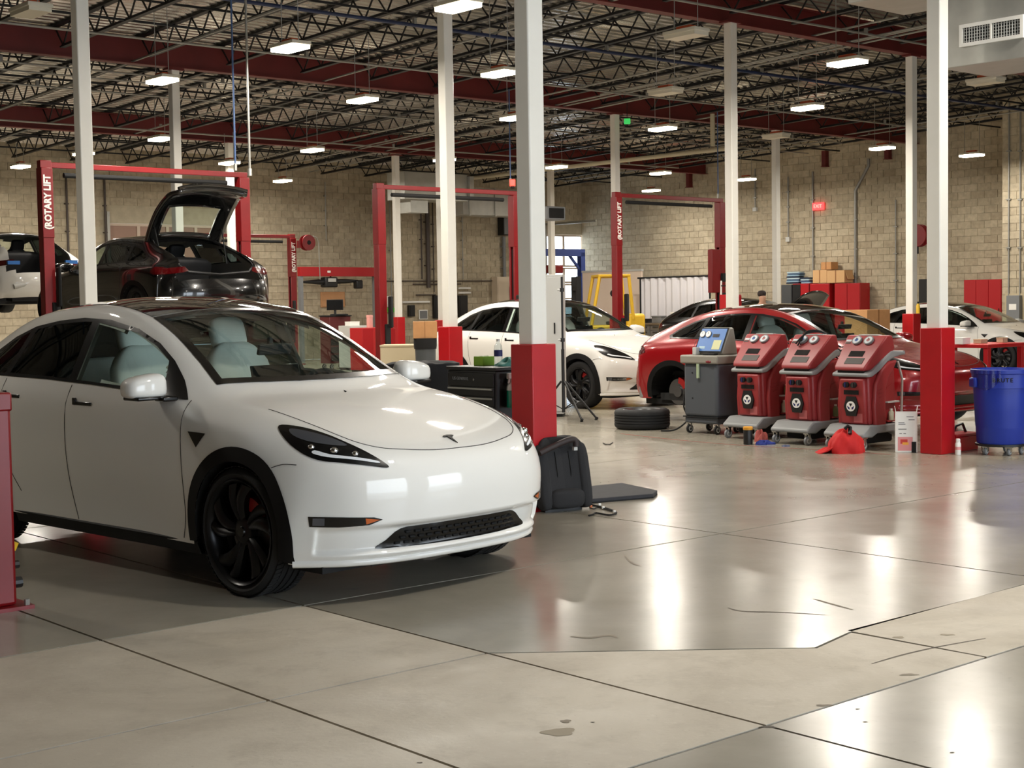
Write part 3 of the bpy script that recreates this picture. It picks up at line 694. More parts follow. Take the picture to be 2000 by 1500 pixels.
DLO = [(-.55,1.05),(-.68,1.155),(-.84,1.265),(-1.02,1.365),(-1.25,1.452),(-1.55,1.508),(-1.85,1.522),(-2.15,1.505),(-2.45,1.468),(-2.72,1.395),(-2.95,1.285),(-3.07,1.19),(-3.02,1.145),(-2.6,1.145),(-2.0,1.135),(-1.5,1.115),(-1.0,1.085),(-.70,1.06)]
PANES = [('front', [(-.78,1.095),(-.88,1.265),(-1.04,1.352),(-1.25,1.430),(-1.66,1.492),(-1.665,1.14),(-1.2,1.115)]),
         ('rear', [(-1.74,1.496),(-1.85,1.498),(-2.14,1.482),(-2.42,1.448),(-2.50,1.165),(-2.1,1.157),(-1.745,1.145)]),
         ('quarter', [(-2.50,1.43),(-2.70,1.372),(-2.90,1.282),(-3.01,1.195),(-2.98,1.165),(-2.56,1.163)])]
FDOOR = [(-.53,1.05),(-.50,.80),(-.48,.45),(-.52,.275),(-1.63,.275),(-1.68,.45),(-1.695,.70),(-1.69,1.11),(-1.68,1.52),(-1.2,1.47),(-.8,1.28)]
RDOOR = [(-1.70,1.115),(-1.70,.70),(-1.685,.45),(-1.635,.275),(-2.26,.275),(-2.45,.52),(-2.50,.75),(-2.54,1.10),(-2.56,1.44),(-2.1,1.53),(-1.72,1.52)]
def wsc(y): return -.365 - .13 * (y / .70) ** 2                # cowl line
WS = [(wsc(y), y) for y in (-.70, -.58, -.4, -.2, 0, .2, .4, .58, .70)] + [(-.70, .662), (-.98, .625), (-1.26, .60)] + [(-1.26, y) for y in (.3, 0, -.3)] + [(-1.26, -.60), (-.98, -.625), (-.70, -.662)]
def shrink(poly, k):
    n = len(poly); area = sum(poly[i - 1][0] * poly[i][1] - poly[i][0] * poly[i - 1][1] for i in range(n)); s = 1 if area > 0 else -1; out = []
    for i in range(n):
        p0, p, p1 = Vector(poly[i - 1]), Vector(poly[i]), Vector(poly[(i + 1) % n]); e0 = (p - p0).normalized(); e1 = (p1 - p).normalized()
        n0 = Vector((-e0.y, e0.x)) * s; n1 = Vector((-e1.y, e1.x)) * s; bi = (n0 + n1)
        bi = bi.normalized() if bi.length > 1e-6 else n0; q = p + bi * (k / max(.4, bi.dot(n0))); out.append((q.x, q.y))
    return out
HOODY = lambda x: .60 + .13 * max(0, min(1, (.6 - x) / .9))
HOOD = [(-.31,-.73),(.0,-.71),(.35,-.675),(.56,-.62),(.675,-.52),(.735,-.37),(.773,-.19),(.782,0),(.773,.19),(.735,.37),(.675,.52),(.56,.62),(.35,.675),(.0,.71),(-.31,.73),(-.27,.4),(-.25,0),(-.27,-.4)]
LIGHT_R = [(.28,.905),(.36,.905),(.46,.885),(.58,.82),(.70,.735),(.715,.715),(.66,.705),(.55,.715),(.45,.755),(.36,.825)]   # headlight outline in side view (x,z); also bounded in y by the ray hit
def make_car(name, label, pose, paint, kind='Y', nu=5, nv=5, detail=False, wheels=(1, 1, 1, 1), seats='white', hatch=False, lift=0.0, group=None, rim_mat=None, front_light=True, open_hood=False):
    X, Y, yaw = pose
    root = thing(name, label, 'car', (X, Y, lift), yaw, group)
    kz = {'Y': 1.0, '3': (1.443 - .4) / (1.624 - .4), 'S': (1.445 - .4) / (1.624 - .4)}[kind]; kx = {'Y': 1, '3': .995, 'S': 1.03}[kind]
    sk = 1.05 if kind == 'Y' else 1.0
    def warp(v): return Vector(((v[0] if v[0] > -.5 else -.5 + (v[0] + .5) * sk) * kx, v[1], v[2] if v[2] < .4 else .4 + (v[2] - .4) * kz))
    S, us, vs_ = body_surface(nu, nv); nU, nV = S.shape[:2]
    # full-width vertex grid (right side mirrored), columns -V..V
    G = np.concatenate([S[:, :0:-1] * np.array([1, -1, 1]), S], 1); W = G.shape[1]
    verts = [Vector(p) for p in G.reshape(-1, 3)]
    faces = [(i * W + j, i * W + j + 1, (i + 1) * W + j + 1, (i + 1) * W + j) for i in range(nU - 1) for j in range(W - 1)]
    bvh = BVHTree.FromPolygons(verts, faces)
    Gw = np.array([warp(v) for v in verts]).reshape(nU, W, 3)
    du = np.gradient(Gw, axis=0); dv = np.gradient(Gw, axis=1); N = np.cross(du, dv); N /= np.maximum(1e-9, np.linalg.norm(N, axis=2, keepdims=True))
    N = N.reshape(-1, 3); cen = np.array([0, 0, .6]); P = Gw.reshape(-1, 3)
    mid = P[(nU // 2) * W + W // 2]; 
    if N[(nU // 2) * W + W // 2][2] < 0: N = -N
    wsh = shrink(WS, .03); dlo_h = [shrink(p, .006) for _, p in PANES]
    parts = {k: [] for k in ('body', 'hood', 'front_bumper', 'front_door_r', 'front_door_l', 'rear_door_r', 'rear_door_l', 'liftgate')}
    AR = .432; inner = []
    for f in faces:
        c = sum((verts[i] for i in f), Vector()) / 4; x, y, z = c; ay = abs(y)
        if ay > .5 and z < .86 and ((x) ** 2 + (z - .36) ** 2 < AR ** 2 or (x + 2.89) ** 2 + (z - .36) ** 2 < AR ** 2): continue
        if z > 1.06 and -1.35 < x < -.3 and inpoly(x, y, wsh): continue
        if z > 1.03 and ay > .5 and any(inpoly(x, z, p) for p in dlo_h): continue
        rear_gate = x < -2.66 and z > .80 and ay < .60 + .12 * max(0, min(1, (1.15 - z) / .3)) 
        if hatch and rear_gate: continue
        if open_hood and z > .78 and inpoly(x, y, HOOD): continue
        inner.append(f)
        if ay > .62 and inpoly(x, z, FDOOR) and z < 1.5: k = 'front_door_' + ('l' if y > 0 else 'r')
        elif ay > .62 and inpoly(x, z, RDOOR) and z < 1.5: k = 'rear_door_' + ('l' if y > 0 else 'r')
        elif x > -.45 and z > .78 and inpoly(x, y, HOOD): k = 'hood'
        elif x > .30 and z < .80: k = 'front_bumper'
        elif rear_gate: k = 'liftgate'
        else: k = 'body'
        parts[k].append(f)
    def sub(name_, fl, m, par, off=0.0, nrm=True):
        used = sorted({i for f in fl for i in f}); mp = {v: i for i, v in enumerate(used)}
        me = bpy.data.meshes.new(name_); me.from_pydata([tuple(P[i] + N[i] * off) for i in used], [], [tuple(mp[i] for i in f) for f in fl]); me.materials.append(m)
        me.polygons.foreach_set('use_smooth', [True] * len(me.polygons))
        if nrm: me.normals_split_custom_set_from_vertices([tuple(N[i]) for i in used])
        o = bpy.data.objects.new(name_, me); COL.objects.link(o); o.parent = par; return o
    ob = {}
    for k, fl in parts.items():
        if fl: ob[k] = sub(k[:-2] if k[-2:] in ('_r', '_l') else k, fl, paint, root)
    sub('interior_trim', [f[::-1] for f in inner], M_LINER, root, -.025, False)
    def pobj(nm, pf, m, par=root, smooth=60):
        pts, fs = pf; q = MB(); q.add([warp(p) for p in pts], fs); return q.obj(nm, m, par, smooth=smooth, fix=False)
    st = .022 if detail else .045
    # glazing
    pobj('windshield', patch(bvh, shrink(WS, .045), top_ray, .004, st * 2), M_GLASSF)
    pobj('windshield_border', patch(bvh, WS, top_ray, .0045, st, holes=[shrink(WS, .05)]), M_TRIM)
    xr = -3.40 if not hatch else -2.62
    RG = [(-1.275, -.595), (-1.275, .595), (-1.7, .592), (-2.1, .583), (-2.45, .563), (-2.60, .545), (-2.60, -.545), (-2.45, -.563), (-2.1, -.583), (-1.7, -.592)]
    pobj('glass_roof', patch(bvh, RG, top_ray, .004, st * 2.5), M_ROOFG)
    if not hatch: pobj('rear_window', patch(bvh, [(-2.68, -.49), (-2.68, .49), (-3.0, .475), (-3.42, .47), (-3.47, 0), (-3.42, -.47), (-3.0, -.475)], top_ray, .004, st * 2.5), M_ROOFG)
    for s in (-1, 1):
        pobj('window_frame', patch(bvh, DLO, side_ray(s), .004, st, holes=[p for _, p in PANES]), M_TRIM)
        for nm, p in PANES: pobj('side_window', patch(bvh, p, side_ray(s), .003, st * 1.6), M_GLASSF if nm == 'front' else M_GLASSR)
        # wheel arch trims, wells
        for xw in (0, -2.89):
            ring = [(xw + .462 * cos(a), .36 + .462 * sin(a)) for a in np.linspace(radians(-17), radians(197), 40)] + [(xw + .382 * cos(a), .36 + .382 * sin(a)) for a in np.linspace(radians(197), radians(-17), 40)]
            pobj('arch_trim', patch(bvh, ring, side_ray(s), .006, .03), M_CLAD)
            q = MB(); q.lathe([(.40, .94 * s), (.40, .55 * s), (.02, .55 * s)], 20, org=(xw, 0, .36), axis='Y', a0=radians(-10), a1=radians(190)); q.v = [tuple(warp(v)) for v in q.v]; q.obj('wheel_well', M_DARK, root)
        # sill cladding
        q = MB(); q.add([(-.40, s * .90, .30), (-2.50, s * .90, .30), (-2.50, s * .925, .262), (-.40, s * .93, .262), (-.40, s * .90, .19), (-2.5, s * .90, .19), (-.42, s * .80, .17), (-2.5, s * .80, .17)], [(0, 1, 2, 3), (3, 2, 5, 4), (4, 5, 7, 6)]); q.obj('sill', M_CLAD, root)
        # seams as recessed-looking gaps
        def seam(nm, par, poly2, rf, closed=False, r=.0032):
            pl = dens(poly2, .04, closed); pts = []
            for a, b in pl:
                o, d = rf(a, b); h = bvh.ray_cast(o, d)
                if h[0] is not None: pts.append(warp(h[0]))
            if closed and pts: pts.append(pts[0])
            if len(pts) > 2: MB().tube(pts, r, 4, False).obj(nm, M_SEAM, par)
        fd, rd = ob['front_door_' + ('l' if s > 0 else 'r')], ob['rear_door_' + ('l' if s > 0 else 'r')]
        seam('door_gap', fd, smooth_poly([(-.53,1.05),(-.50,.80),(-.485,.45),(-.52,.275)], False), side_ray(s))
        seam('door_gap', fd, smooth_poly([(-1.695,1.11),(-1.70,.70),(-1.685,.45),(-1.635,.275)], False), side_ray(s))
        seam('door_gap', rd, smooth_poly([(-2.505,1.13),(-2.48,.78),(-2.42,.56),(-2.30,.40)], False), side_ray(s))
        seam('bumper_gap', ob['front_bumper'], smooth_poly([(.29,.725),(.36,.745),(.44,.745)], False), side_ray(s))
        # handles
        for dx, par in ((-1.52, fd), (-2.36, rd)):
            zc = 1.0 if dx > -2 else 1.02; h = bvh.ray_cast(*side_ray(s)(dx, zc)); y = h[0].y
            q = MB(); q.box((dx, y, zc), (.20, .012, .022)).box((dx - .085 if dx > -9 else dx, y + .001 * s, zc + .012), (.035, .014, .045)); q.v = [tuple(warp(v)) for v in q.v]; q.obj('door_handle', M_TRIM, par, bevel=.004)
        # mirror
        q = super_el((-.73, s * 1.03, 1.125), (.08, .13, .085), .6, .6, fn=lambda x, y, z: (x + .04 * (1 if x > 0 else 0) * 0, y, (z * (1 - .22 * (y * s / .125)) if z > 0 else z * .62) - .01)); q.v = [tuple(warp(v)) for v in q.v]
        mo = q.obj('mirror', paint, root, smooth=70)
        q = MB().box((-.72, s * 1.015, 1.066), (.15, .22, .022)).box((-.66, s * .93, 1.06), (.09, .10, .028)); q.v = [tuple(warp(v)) for v in q.v]; q.obj('mirror_base', M_TRIM, mo, bevel=.008)
        # side camera triangle on the fender
        pobj('fender_camera', patch(bvh, [(-.435, .885), (-.27, .88), (-.345, .80)], side_ray(s), .005, .03), M_TRIM)
        # headlight, drawn on the corner from an oblique direction
        n = Vector((.62, s * .55, .55)).normalized(); eu = Vector((0, 0, 1)).cross(n).normalized() * s; ev = n.cross(eu) * s
        oc = Vector((.45, s * .72, .80))
        lray = lambda a, b: (oc + eu * a + ev * b + n * 1.5, -n)
        HL = smooth_poly([(.22,.18),(.11,.155),(-.02,.092),(-.15,.012),(-.28,-.065),(-.365,-.125),(-.26,-.132),(-.12,-.118),(.0,-.092),(.10,-.025),(.185,.08)], True, 4)
        hl = pobj('headlight', patch(bvh, HL, lray, .004, .02 if detail else .04), M_TRIM)
        if front_light:
            pobj('light_bar', patch(bvh, smooth_poly([(.03,-.05),(-.05,-.082),(-.17,-.10),(-.30,-.112),(-.305,-.10),(-.17,-.084),(-.06,-.066),(.02,-.032)], True, 3), lray, .007, .02), M_LBAR, hl)
            if detail:
                pobj('reflector', patch(bvh, smooth_poly([(.16,.14),(.09,.12),(-.04,.06),(-.15,-.008),(-.06,-.004),(.06,.035),(.14,.09)], True, 3), lray, .0055, .02), M_REFL, hl)
                for cx, cy, rr_ in ((.04, -.005, .02), (-.08, -.04, .024), (-.19, -.062, .02)):
                    h = bvh.ray_cast(*lray(cx, cy)); q = MB().sphere(h[0], rr_, 12, 8, (1, 1, .8)); q.obj('projector', M_CHROME, hl, smooth=80)
        # fog lamp strip and vertical duct
        FG = [(s * .875, .482), (s * .76, .478), (s * .62, .47), (s * .575, .455), (s * .64, .43), (s * .77, .424), (s * .87, .428)]
        fg = pobj('fog_lamp', patch(bvh, FG, front_ray, .004, .03), M_TRIM)
        pobj('turn_signal', patch(bvh, [(s * .66, .467), (s * .59, .455), (s * .655, .435)], front_ray, .006, .03), M_AMBER, fg)
        pobj('fog_lens', patch(bvh, [(s * .86, .474), (s * .82, .473), (s * .82, .434), (s * .86, .435)], front_ray, .006, .03), M_REFL, fg)
        # tail light
        TL = [(-3.46, 1.03), (-3.40, .99), (-3.38, .93), (-3.48, .90), (-3.60, .90), (-3.62, .97), (-3.56, 1.02)]
        tl = pobj('tail_light', patch(bvh, TL, side_ray(s), .005, .03), M_TAIL)
        pobj('tail_lamp', patch(bvh, [(s * .84, 1.0), (s * .56, 1.03), (s * .52, .96), (s * .60, .93), (s * .82, .90)], rear_ray, .005, .04), M_TAIL, tl)
    # lower grille, lip, emblem, hood gap
    GR = smooth_poly([(-.565,.292),(-.51,.335),(-.43,.388),(-.30,.396),(0,.40),(.30,.396),(.43,.388),(.51,.335),(.565,.292),(.40,.284),(0,.28),(-.40,.284)], True, 3)
    gr = pobj('grille', patch(bvh, GR, front_ray, .003, .03), M_TRIM)
    if detail:
        q = MB()
        for i in range(-9, 10):
            for zz in (.310, .338, .366):
                y = i * .055 + (.027 if zz == .338 else 0)
                if abs(y) < .50 - (zz - .28) * .8:
                    h = bvh.ray_cast(*front_ray(y, zz)); q.box((h[0].x + .004, y, zz), (.012, .038, .014))
        q.obj('grille_mesh', M_CLAD, gr, bevel=.003)
    q = MB(); lip = []
    for y in np.linspace(-.90, .90, 37):
        h = bvh.ray_cast(*front_ray(y, .232)); 
        if h[0] is not None: lip.append((h[0].x - .006, y, .225))
    q.tube(lip, .022, 8); q.obj('front_lip', paint, root, smooth=60)
    if not open_hood:
        pl = [p for p in HOOD[1:14]]; seam('hood_gap', ob['hood'], smooth_poly(pl, False), top_ray)
    # emblem on the nose
    e = MB(); hN = bvh.ray_cast(*top_ray(.715, 0)); n = hN[1] if hN[1].z > 0 else -hN[1]; ux = Vector((0, 1, 0)); uy = n.cross(ux).normalized()
    if uy.z < 0 and uy.x > 0: uy = -uy
    Tm = [(-.042, .038), (-.03, .046), (0, .050), (.03, .046), (.042, .038), (.030, .030), (.012, .034), (0, -.045), (-.012, .034), (-.030, .030)]
    vsb = [warp(hN[0] + n * .002 + ux * a + uy * -b * (-1 if uy.x < 0 else 1)) for a, b in Tm]; vst = [v + n * .005 for v in vsb]; m_ = len(Tm)
    e.add(vsb + vst, [tuple(range(m_)), tuple(range(m_, 2 * m_))] + [(i, (i + 1) % m_, m_ + (i + 1) % m_, m_ + i) for i in range(m_)]); e.obj('emblem', M_TRIM, root)
    # underbody
    q = MB().b2((-3.5, -.80, .17), (.55, .80, .24)); q.obj('underbody', M_DARK, root)
    q = MB().b2((.25, -.55, .19), (.66, .55, .22)).b2((-3.6, -.5, .22), (-3.3, .5, .3)); q.obj('undertray', M_DARK, root)
    q = MB().b2((-3.2, -.83, .23), (-.2, .83, .32)); q.obj('cabin_floor', M_INT, root)
    # cabin
    sm = M_SEATW if seats == 'white' else M_SEATB
    for sx, sy in ((-1.58, -.36), (-1.58, .36)):
        q = seat_mesh(); q.v = [tuple(warp((v[0] + sx, v[1] + sy, v[2] + .66))) for v in q.v]; q.obj('front_seat', sm, root, smooth=70)
    q = super_el((-2.35, 0, .95), (.10, .62, .30), .4, .4, tilt=radians(-20)); b2_ = super_el((-2.05, 0, .66), (.28, .62, .10), .4, .4); q.add(b2_.v, b2_.f); q.v = [tuple(warp(v)) for v in q.v]; q.obj('rear_seat', sm, root, smooth=70)
    if not hatch:
        q = MB().b2((-3.4, -.6, .55), (-2.45, .6, .60)); q.obj('parcel_floor', M_INT, root)
    q = MB(); q.prism([(-.46, 1.06), (-.72, 1.045), (-.80, .98), (-.78, .80), (-.40, .70)], -.74, .74, 'Y'); q.v = [tuple(warp(v)) for v in q.v]; q.obj('dashboard', M_INT, root, bevel=.02)
    q = MB().box((-.84, 0, 1.10), (.014, .37, .23), ry=radians(-12)); q.v = [tuple(warp(v)) for v in q.v]; q.obj('touch_screen', M_SCREEN, root, bevel=.005)
    q = MB(); q.tube([(-.90 + .05 * sin(t) , .36 + .18 * cos(t), .99 + .17 * sin(t)) for t in np.linspace(0, 2 * pi, 25)], .016, 6, False); q.box((-.89, .36, .985), (.05, .12, .09)); q.v = [tuple(warp(v)) for v in q.v]; q.obj('steering_wheel', M_INT, root, smooth=50)
    q = MB().box((-.86, 0, 1.31), (.025, .25, .07), ry=radians(15)).box((-.90, 0, 1.36), (.03, .03, .05)); q.v = [tuple(warp(v)) for v in q.v]; q.obj('rear_view_mirror', M_INT, root, bevel=.008)
    # wheels
    R = .355 if kind == 'Y' else .345
    RA = warp((-2.89, 0, .3)).x
    key = (R, detail)
    if key not in WH: WH[key] = wheel_parts(R, detail, rim_mat or M_RIM)
    wp = WH[key]
    for k, (xw, s) in enumerate(((0, -1), (0, 1), (RA, -1), (RA, 1))):
        if wheels[k]:
            w = inst(wp['rim'], 'wheel', root, (xw, s * .815, R), 0 if s > 0 else pi)
            inst(wp['tire'], 'tire', w); inst(wp['cap'], 'center_cap', w); d = inst(wp['disc'], 'brake_disc', w); inst(wp['cali'], 'caliper', w)
        else:
            w = inst(wp['disc'], 'brake_disc', root, (xw, s * .80, R), 0 if s > 0 else pi); inst(wp['cali'], 'caliper', w)
    root['_bvh'] = 0; del root['_bvh']
    return root, bvh, warp
PEARL = mat('pearl_white_paint', srgb(230, 228, 222), .5, spec=.25, coat=1.0)
REDP = mat('red_car_paint', srgb(150, 8, 18), .25, .15, coat=1.0)
BLKP = mat('black_car_paint', srgb(8, 8, 9), .2, coat=1.0)
import time as _t
_t0 = _t.time()
near_car, NBVH, NW = make_car('car', 'pearl white crossover car with black wheels beside the low red lift post', (-.85, 8.65, radians(-43.9)), PEARL, 'Y', 12, 10, True)
print('near car', _t.time() - _t0)
# ------------------------------------------------------------------ the other cars
HEAD = YAW_B + pi                                            # cars parked nose out of the bays
make_car('car', 'white crossover car parked behind the black camera tripod', (1.70, 22.51, radians(-50.1)), PEARL, 'Y', 4, 4)
make_car('car', 'dark red sedan behind the row of red refrigerant machines, one rear wheel off', (4.64, 17.52, radians(-50.2)), REDP, '3', 5, 5, wheels=(1, 1, 0, 1), lift=.05)
make_car('car', 'white sedan behind the red work table', (10.47, 30.19, radians(-48.8)), PEARL, '3', 4, 4, seats='black')
blk_car, BB, BWp = make_car('car', 'black car with raised hood in front of the red cabinets', tuple(AB(20.4, 13.4))[:2] + (HEAD,), BLKP, 'Y', 4, 4, seats='black', open_hood=True)
# raised hood panel
def hood_panel(root, warp, ang, m, under):
    q = MB(); pts = []
    def f(u, v):
        y = (v - .5) * 2; w = (.70 - .20 * u ** 2); x = -.27 + 1.04 * u - .10 * u * abs(y) ** 2
        z = .05 * (1 - y * y) + .06 * sin(pi * u * .5); r = Matrix.Rotation(-ang, 3, 'Y') @ Vector((x + .27, y * w, z)); return (r.x - .27, r.y, r.z + 1.04)
    q.grid(f, 12, 12); o = q.obj('hood', m, root, smooth=60)
    md = o.modifiers.new('thick', 'SOLIDIFY'); md.thickness = .03; md.offset = -1
hood_panel(blk_car, BWp, radians(38), BLKP, M_DARK)
MB().b2((-.25, -.6, .45), (.62, .6, .78)).obj('front_trunk', M_DARK, blk_car, bevel=.03)
# lifted black liftback with its hatch up
LFT = 1.24; LC = (Vector((-7.0, 22.4, 0)) + Vector((-4.5, 24.6, 0))) / 2
bx = LC + Vector((cos(YAW_B), sin(YAW_B), 0)) * 1.45 + Vector((-.05, 0, 0))
bs, BSB, BSW = make_car('car', 'glossy black liftback car raised on a lift with its tailgate open', (bx.x, bx.y, YAW_B), BLKP, 'S', 5, 5, seats='black', hatch=True, lift=LFT)
def hatch_panel(root, hinge, end, wid, m):
    hx, hz = hinge; ex, ez = end; d = Vector((ex - hx, 0, ez - hz)); L = d.length; d.normalize(); n = Vector((-d.z, 0, d.x))
    if n.z < 0: n = -n
    def pt(u, v, off=0.0):
        y = (v - .5) * 2; w = wid * (1 - .10 * u + .06 * sin(pi * u)); c = Vector((hx, 0, hz)) + d * (L * u) + n * (.10 * sin(pi * min(1, u * 1.0)) + .09 * (1 - abs(y) ** 2.4) - .05 - .16 * max(0, u - .82) / .18 * .6 + off); return (c.x, y * w, c.z)
    # frame with window opening: grid minus the glazed area
    nu, nv = 20, 20; q = MB(); g = [[pt(i / nu, j / nv) for j in range(nv + 1)] for i in range(nu + 1)]
    vs = [p for r in g for p in r]; fs = [];  gf = []
    for i in range(nu):
        for j in range(nv):
            f = (i * (nv + 1) + j, (i + 1) * (nv + 1) + j, (i + 1) * (nv + 1) + j + 1, i * (nv + 1) + j + 1)
            (gf if 2 <= i < 11 and 3 <= j < 17 else fs).append(f)
    q.add(vs, fs); o = q.obj('tailgate', m, root, smooth=60); md = o.modifiers.new('t', 'SOLIDIFY'); md.thickness = .07; md.offset = -1
    used = sorted({i for f in gf for i in f}); mp_ = {v: i for i, v in enumerate(used)}; q = MB(); q.add([vs[i] for i in used], [tuple(mp_[i] for i in f) for f in gf]); q.obj('tailgate_window', M_GLASSF, o, smooth=60)
    MB().tube([pt(1, t / 12, .02) for t in range(13)], .025, 6).obj('spoiler', m, o, smooth=60)
    for s in (0.06, .94): MB().tube([pt(.25, s, -.06), (hx - .42, (s - .5) * 2 * wid * .98, hz - .36)], .011, 6).obj('gas_strut', M_DARK, o)
hatch_panel(bs, (-2.68, 1.365), (-3.62, 2.16), .63, BLKP)
# boot floor, opening frame and the load-bay walls
q = MB().b2((-3.70, -.52, .60), (-2.5, .52, .66)).b2((-2.52, -.55, .6), (-2.46, .55, .98)); q.obj('boot_floor', M_DARK, bs)
q = MB(); q.tube([(-3.80, -.50, .86), (-3.83, 0, .82), (-3.80, .50, .86), (-3.70, .64, .98), (-3.3, .62, 1.16), (-2.9, .57, 1.30), (-2.72, .50, 1.38)], .022, 6); q.tube([(-3.80, -.50, .86), (-3.70, -.64, .98), (-3.3, -.62, 1.16), (-2.9, -.57, 1.30), (-2.72, -.50, 1.38)], .022, 6); q.obj('opening_seal', M_BLACK, bs, smooth=60)
# white car with its back stripped, on the next lift
w4 = PD(62, 520, 29.5)
wc, _, _ = make_car('car', 'white car with stripped tail raised behind the lettered lift post', (w4.x + cos(YAW_B) * 3.4, w4.y + sin(YAW_B) * 3.4, YAW_B), PEARL, 'Y', 4, 4, seats='black', hatch=True, lift=1.55)
q = MB(); q.tube([(-3.98, -.62, .50), (-3.98, -.30, .56), (-3.99, 0, .58), (-3.98, .3, .56), (-3.98, .62, .5)], .05, 8); q.obj('bumper_beam', M_LGREY, wc, smooth=60)
for pa, pb in (((-3.98, -.70, .95), (-3.92, -.45, 1.02)), ((-3.98, .48, .93), (-3.92, .72, 1.0)), ((-3.97, .1, .66), (-3.91, .3, .71))): MB().b2(pa, pb).obj('masking_tape', mat('blue_tape', srgb(40, 110, 190), .6), wc)
# ------------------------------------------------------------------ two-post lifts
M_WTXT = mat('white_lettering', srgb(235, 232, 225), .5)
def lift(px, dep, label, span=3.4, text=True, slot_only=False, box=False, ztop=3.72, carriage=.6, second=True):
    p = PD(px, 500, dep); p.z = 0
    r = thing('car_lift', label, 'lift', p, YAW_A)
    h, f = .085, .022                                           # half width and plate thickness of the posts
    for k in range(2 if second else 1):
        x = span * k; sg = (1 if k == 0 else -1) * (1 if span > 0 else -1)                # slot faces the other post
        q = MB(); q.b2((x - h, -h, .02), (x + h, -h + f, ztop - 1.0)).b2((x - h, h - f, .02), (x + h, h, ztop - 1.0)).b2((x - h * sg, -h + f, .02), (x - (h - f) * sg, h - f, ztop - 1.0)); q.b2((x + (h - f) * sg, -h + f, .02), (x + h * sg, -.04, ztop - 1.0)).b2((x + (h - f) * sg, .04, .02), (x + h * sg, h - f, ztop - 1.0))
        q.obj('post', M_LIFT, r, bevel=.005)
        MB().b2((x - h - .006, -h - .006, ztop - 1.05), (x + h + .006, h + .006, ztop)).obj('post_head', M_LIFT, r, bevel=.008)
        MB().b2((x - .22, -.22, 0), (x + .22, .22, .02)).obj('base_plate', M_LIFT, r)
        MB().b2((x + .03 * sg, -.035, .3), (x + .055 * sg, .035, ztop - 1.1)).obj('chain_cover', M_DARK, r)
        z = carriage; MB().b2((x + .02 * sg, -.12, z), (x + .14 * sg, .12, z + .62)).obj('carriage', M_DARK, r, bevel=.01)
        for t in (-1, 1):
            e = (x + sg * 1.0, t * 1.05, z + .06); MB().tube([(x + .10 * sg, t * .08, z + .06), e], .045, 6).obj('lift_arm', M_LIFT, r, bevel=.004)
            MB().cyl((e[0], e[1], z + .08), (e[0], e[1], z + .17), .06, n=14).obj('arm_pad', M_RUBBER, r)
        MB().b2((x + .06 * sg, -.26, z + .55), (x + .11 * sg, -.13, z + 1.15)).obj('door_bumper', M_RUBBER, r, bevel=.04)
    x0, x1 = min(0, span), max(0, span)
    MB().b2((x0 - .08, -.045, ztop), (x1 + .08, .045, ztop + .085)).b2((-.09, -.06, ztop - .05), (.09, .06, ztop + .11)).obj('crossbar', M_LIFT, r, bevel=.008)
    MB().cyl((x0 + .30, -.01, ztop - .10), (x1 - .30, -.01, ztop - .10), .04, n=10).obj('padded_bar', M_DARK, r)
    if text:
        t = text_obj('(ROTARY LIFT', .15, 'lettering', M_WTXT, r, .002, bold=.006, sx=.86); t.location = (.0, -.0935, ztop - .52); t.rotation_euler = (radians(90), radians(-90), 0)
    if box:
        x = span; MB().b2((x - .46, -.16, 1.75), (x - .17, -.02, 2.75)).obj('control_box', M_LIFT, r, bevel=.01); MB().b2((x - .14, -.20, 2.0), (x - .02, -.14, 2.2)).obj('switch_box', M_DARK, r)
    return r
lift(92, 22.4, 'red two-post lift carrying the black liftback, white lettering on its post', carriage=1.08)
lift(742, 28.2, 'red two-post lift with plain unlettered posts by the trash can', text=False, ztop=3.78)
lift(1205, 32.4, 'red two-post lift with white lettering and a red control box', box=True, ztop=3.85)
lift(570, 40.6, 'red two-post lift by the back wall with lettering and a hose reel', ztop=3.45, second=False, span=-2.6)
def post_fg():
    p = PZ(0, 1192); r = thing('car_lift', 'low red lift post on a bolted base plate beside the pearl white car', 'lift', (p.x - .055, p.y + .04, 0), YAW_A)
    zt = 1.57 - (766 - 608) * p.y / FPX
    MB().b2((-.10, -.10, .02), (.10, .10, zt)).obj('post', M_LIFT, r, bevel=.02); MB().b2((-.17, -.15, 0), (.17, .15, .02)).obj('base_plate', M_LIFT, r)
    MB().b2((-.105, -.105, zt - .1), (.105, .105, zt)).obj('post_cap', M_LIFT, r, bevel=.012)
    for x, y in ((.14, -.12), (-.14, -.12), (.14, .12)): MB().cyl((x, y, .02), (x, y, .05), .016, n=8).obj('anchor_bolt', M_GALV, r)
    q = MB().cyl((.12, .02, .12), (.17, .02, .12), .03, n=10).cyl((.11, .0, .22), (.15, .0, .22), .022, n=8).cyl((.12, .0, .06), (.12, .0, .3), .012, n=6); q.obj('hydraulic_fitting', M_BLACK, r)
    MB().cyl((.12, .0, .30), (.14, .0, .34), .018, n=8).obj('brass_valve', M_YEL, r)
post_fg()
# hose reel on the far lift
p = PD(600, 474, 40.5); r = thing('hose_reel', 'round red hose reel mounted on the lift post by the back wall', 'hose reel', p, YAW_A)
MB().lathe([(.02, -.09), (.21, -.09), (.215, -.07), (.10, -.05), (.10, .05), (.215, .07), (.21, .09), (.02, .09)], 28, axis='Y').obj('drum', M_LIFT, r, smooth=40)
MB().lathe([(.001, -.10), (.06, -.10), (.06, -.085)], 16, axis='Y').obj('hub', M_DARK, r); MB().box((-.25, 0, -.05), (.14, .06, .2)).obj('bracket', M_LIFT, r)
MB().tube([(.18, -.02, .18), (.30, -.02, .14), (.36, -.02, .0), (.37, -.02, -.6), (.38, -.02, -1.0)], .014, 6).obj('hose', M_GALV, r)
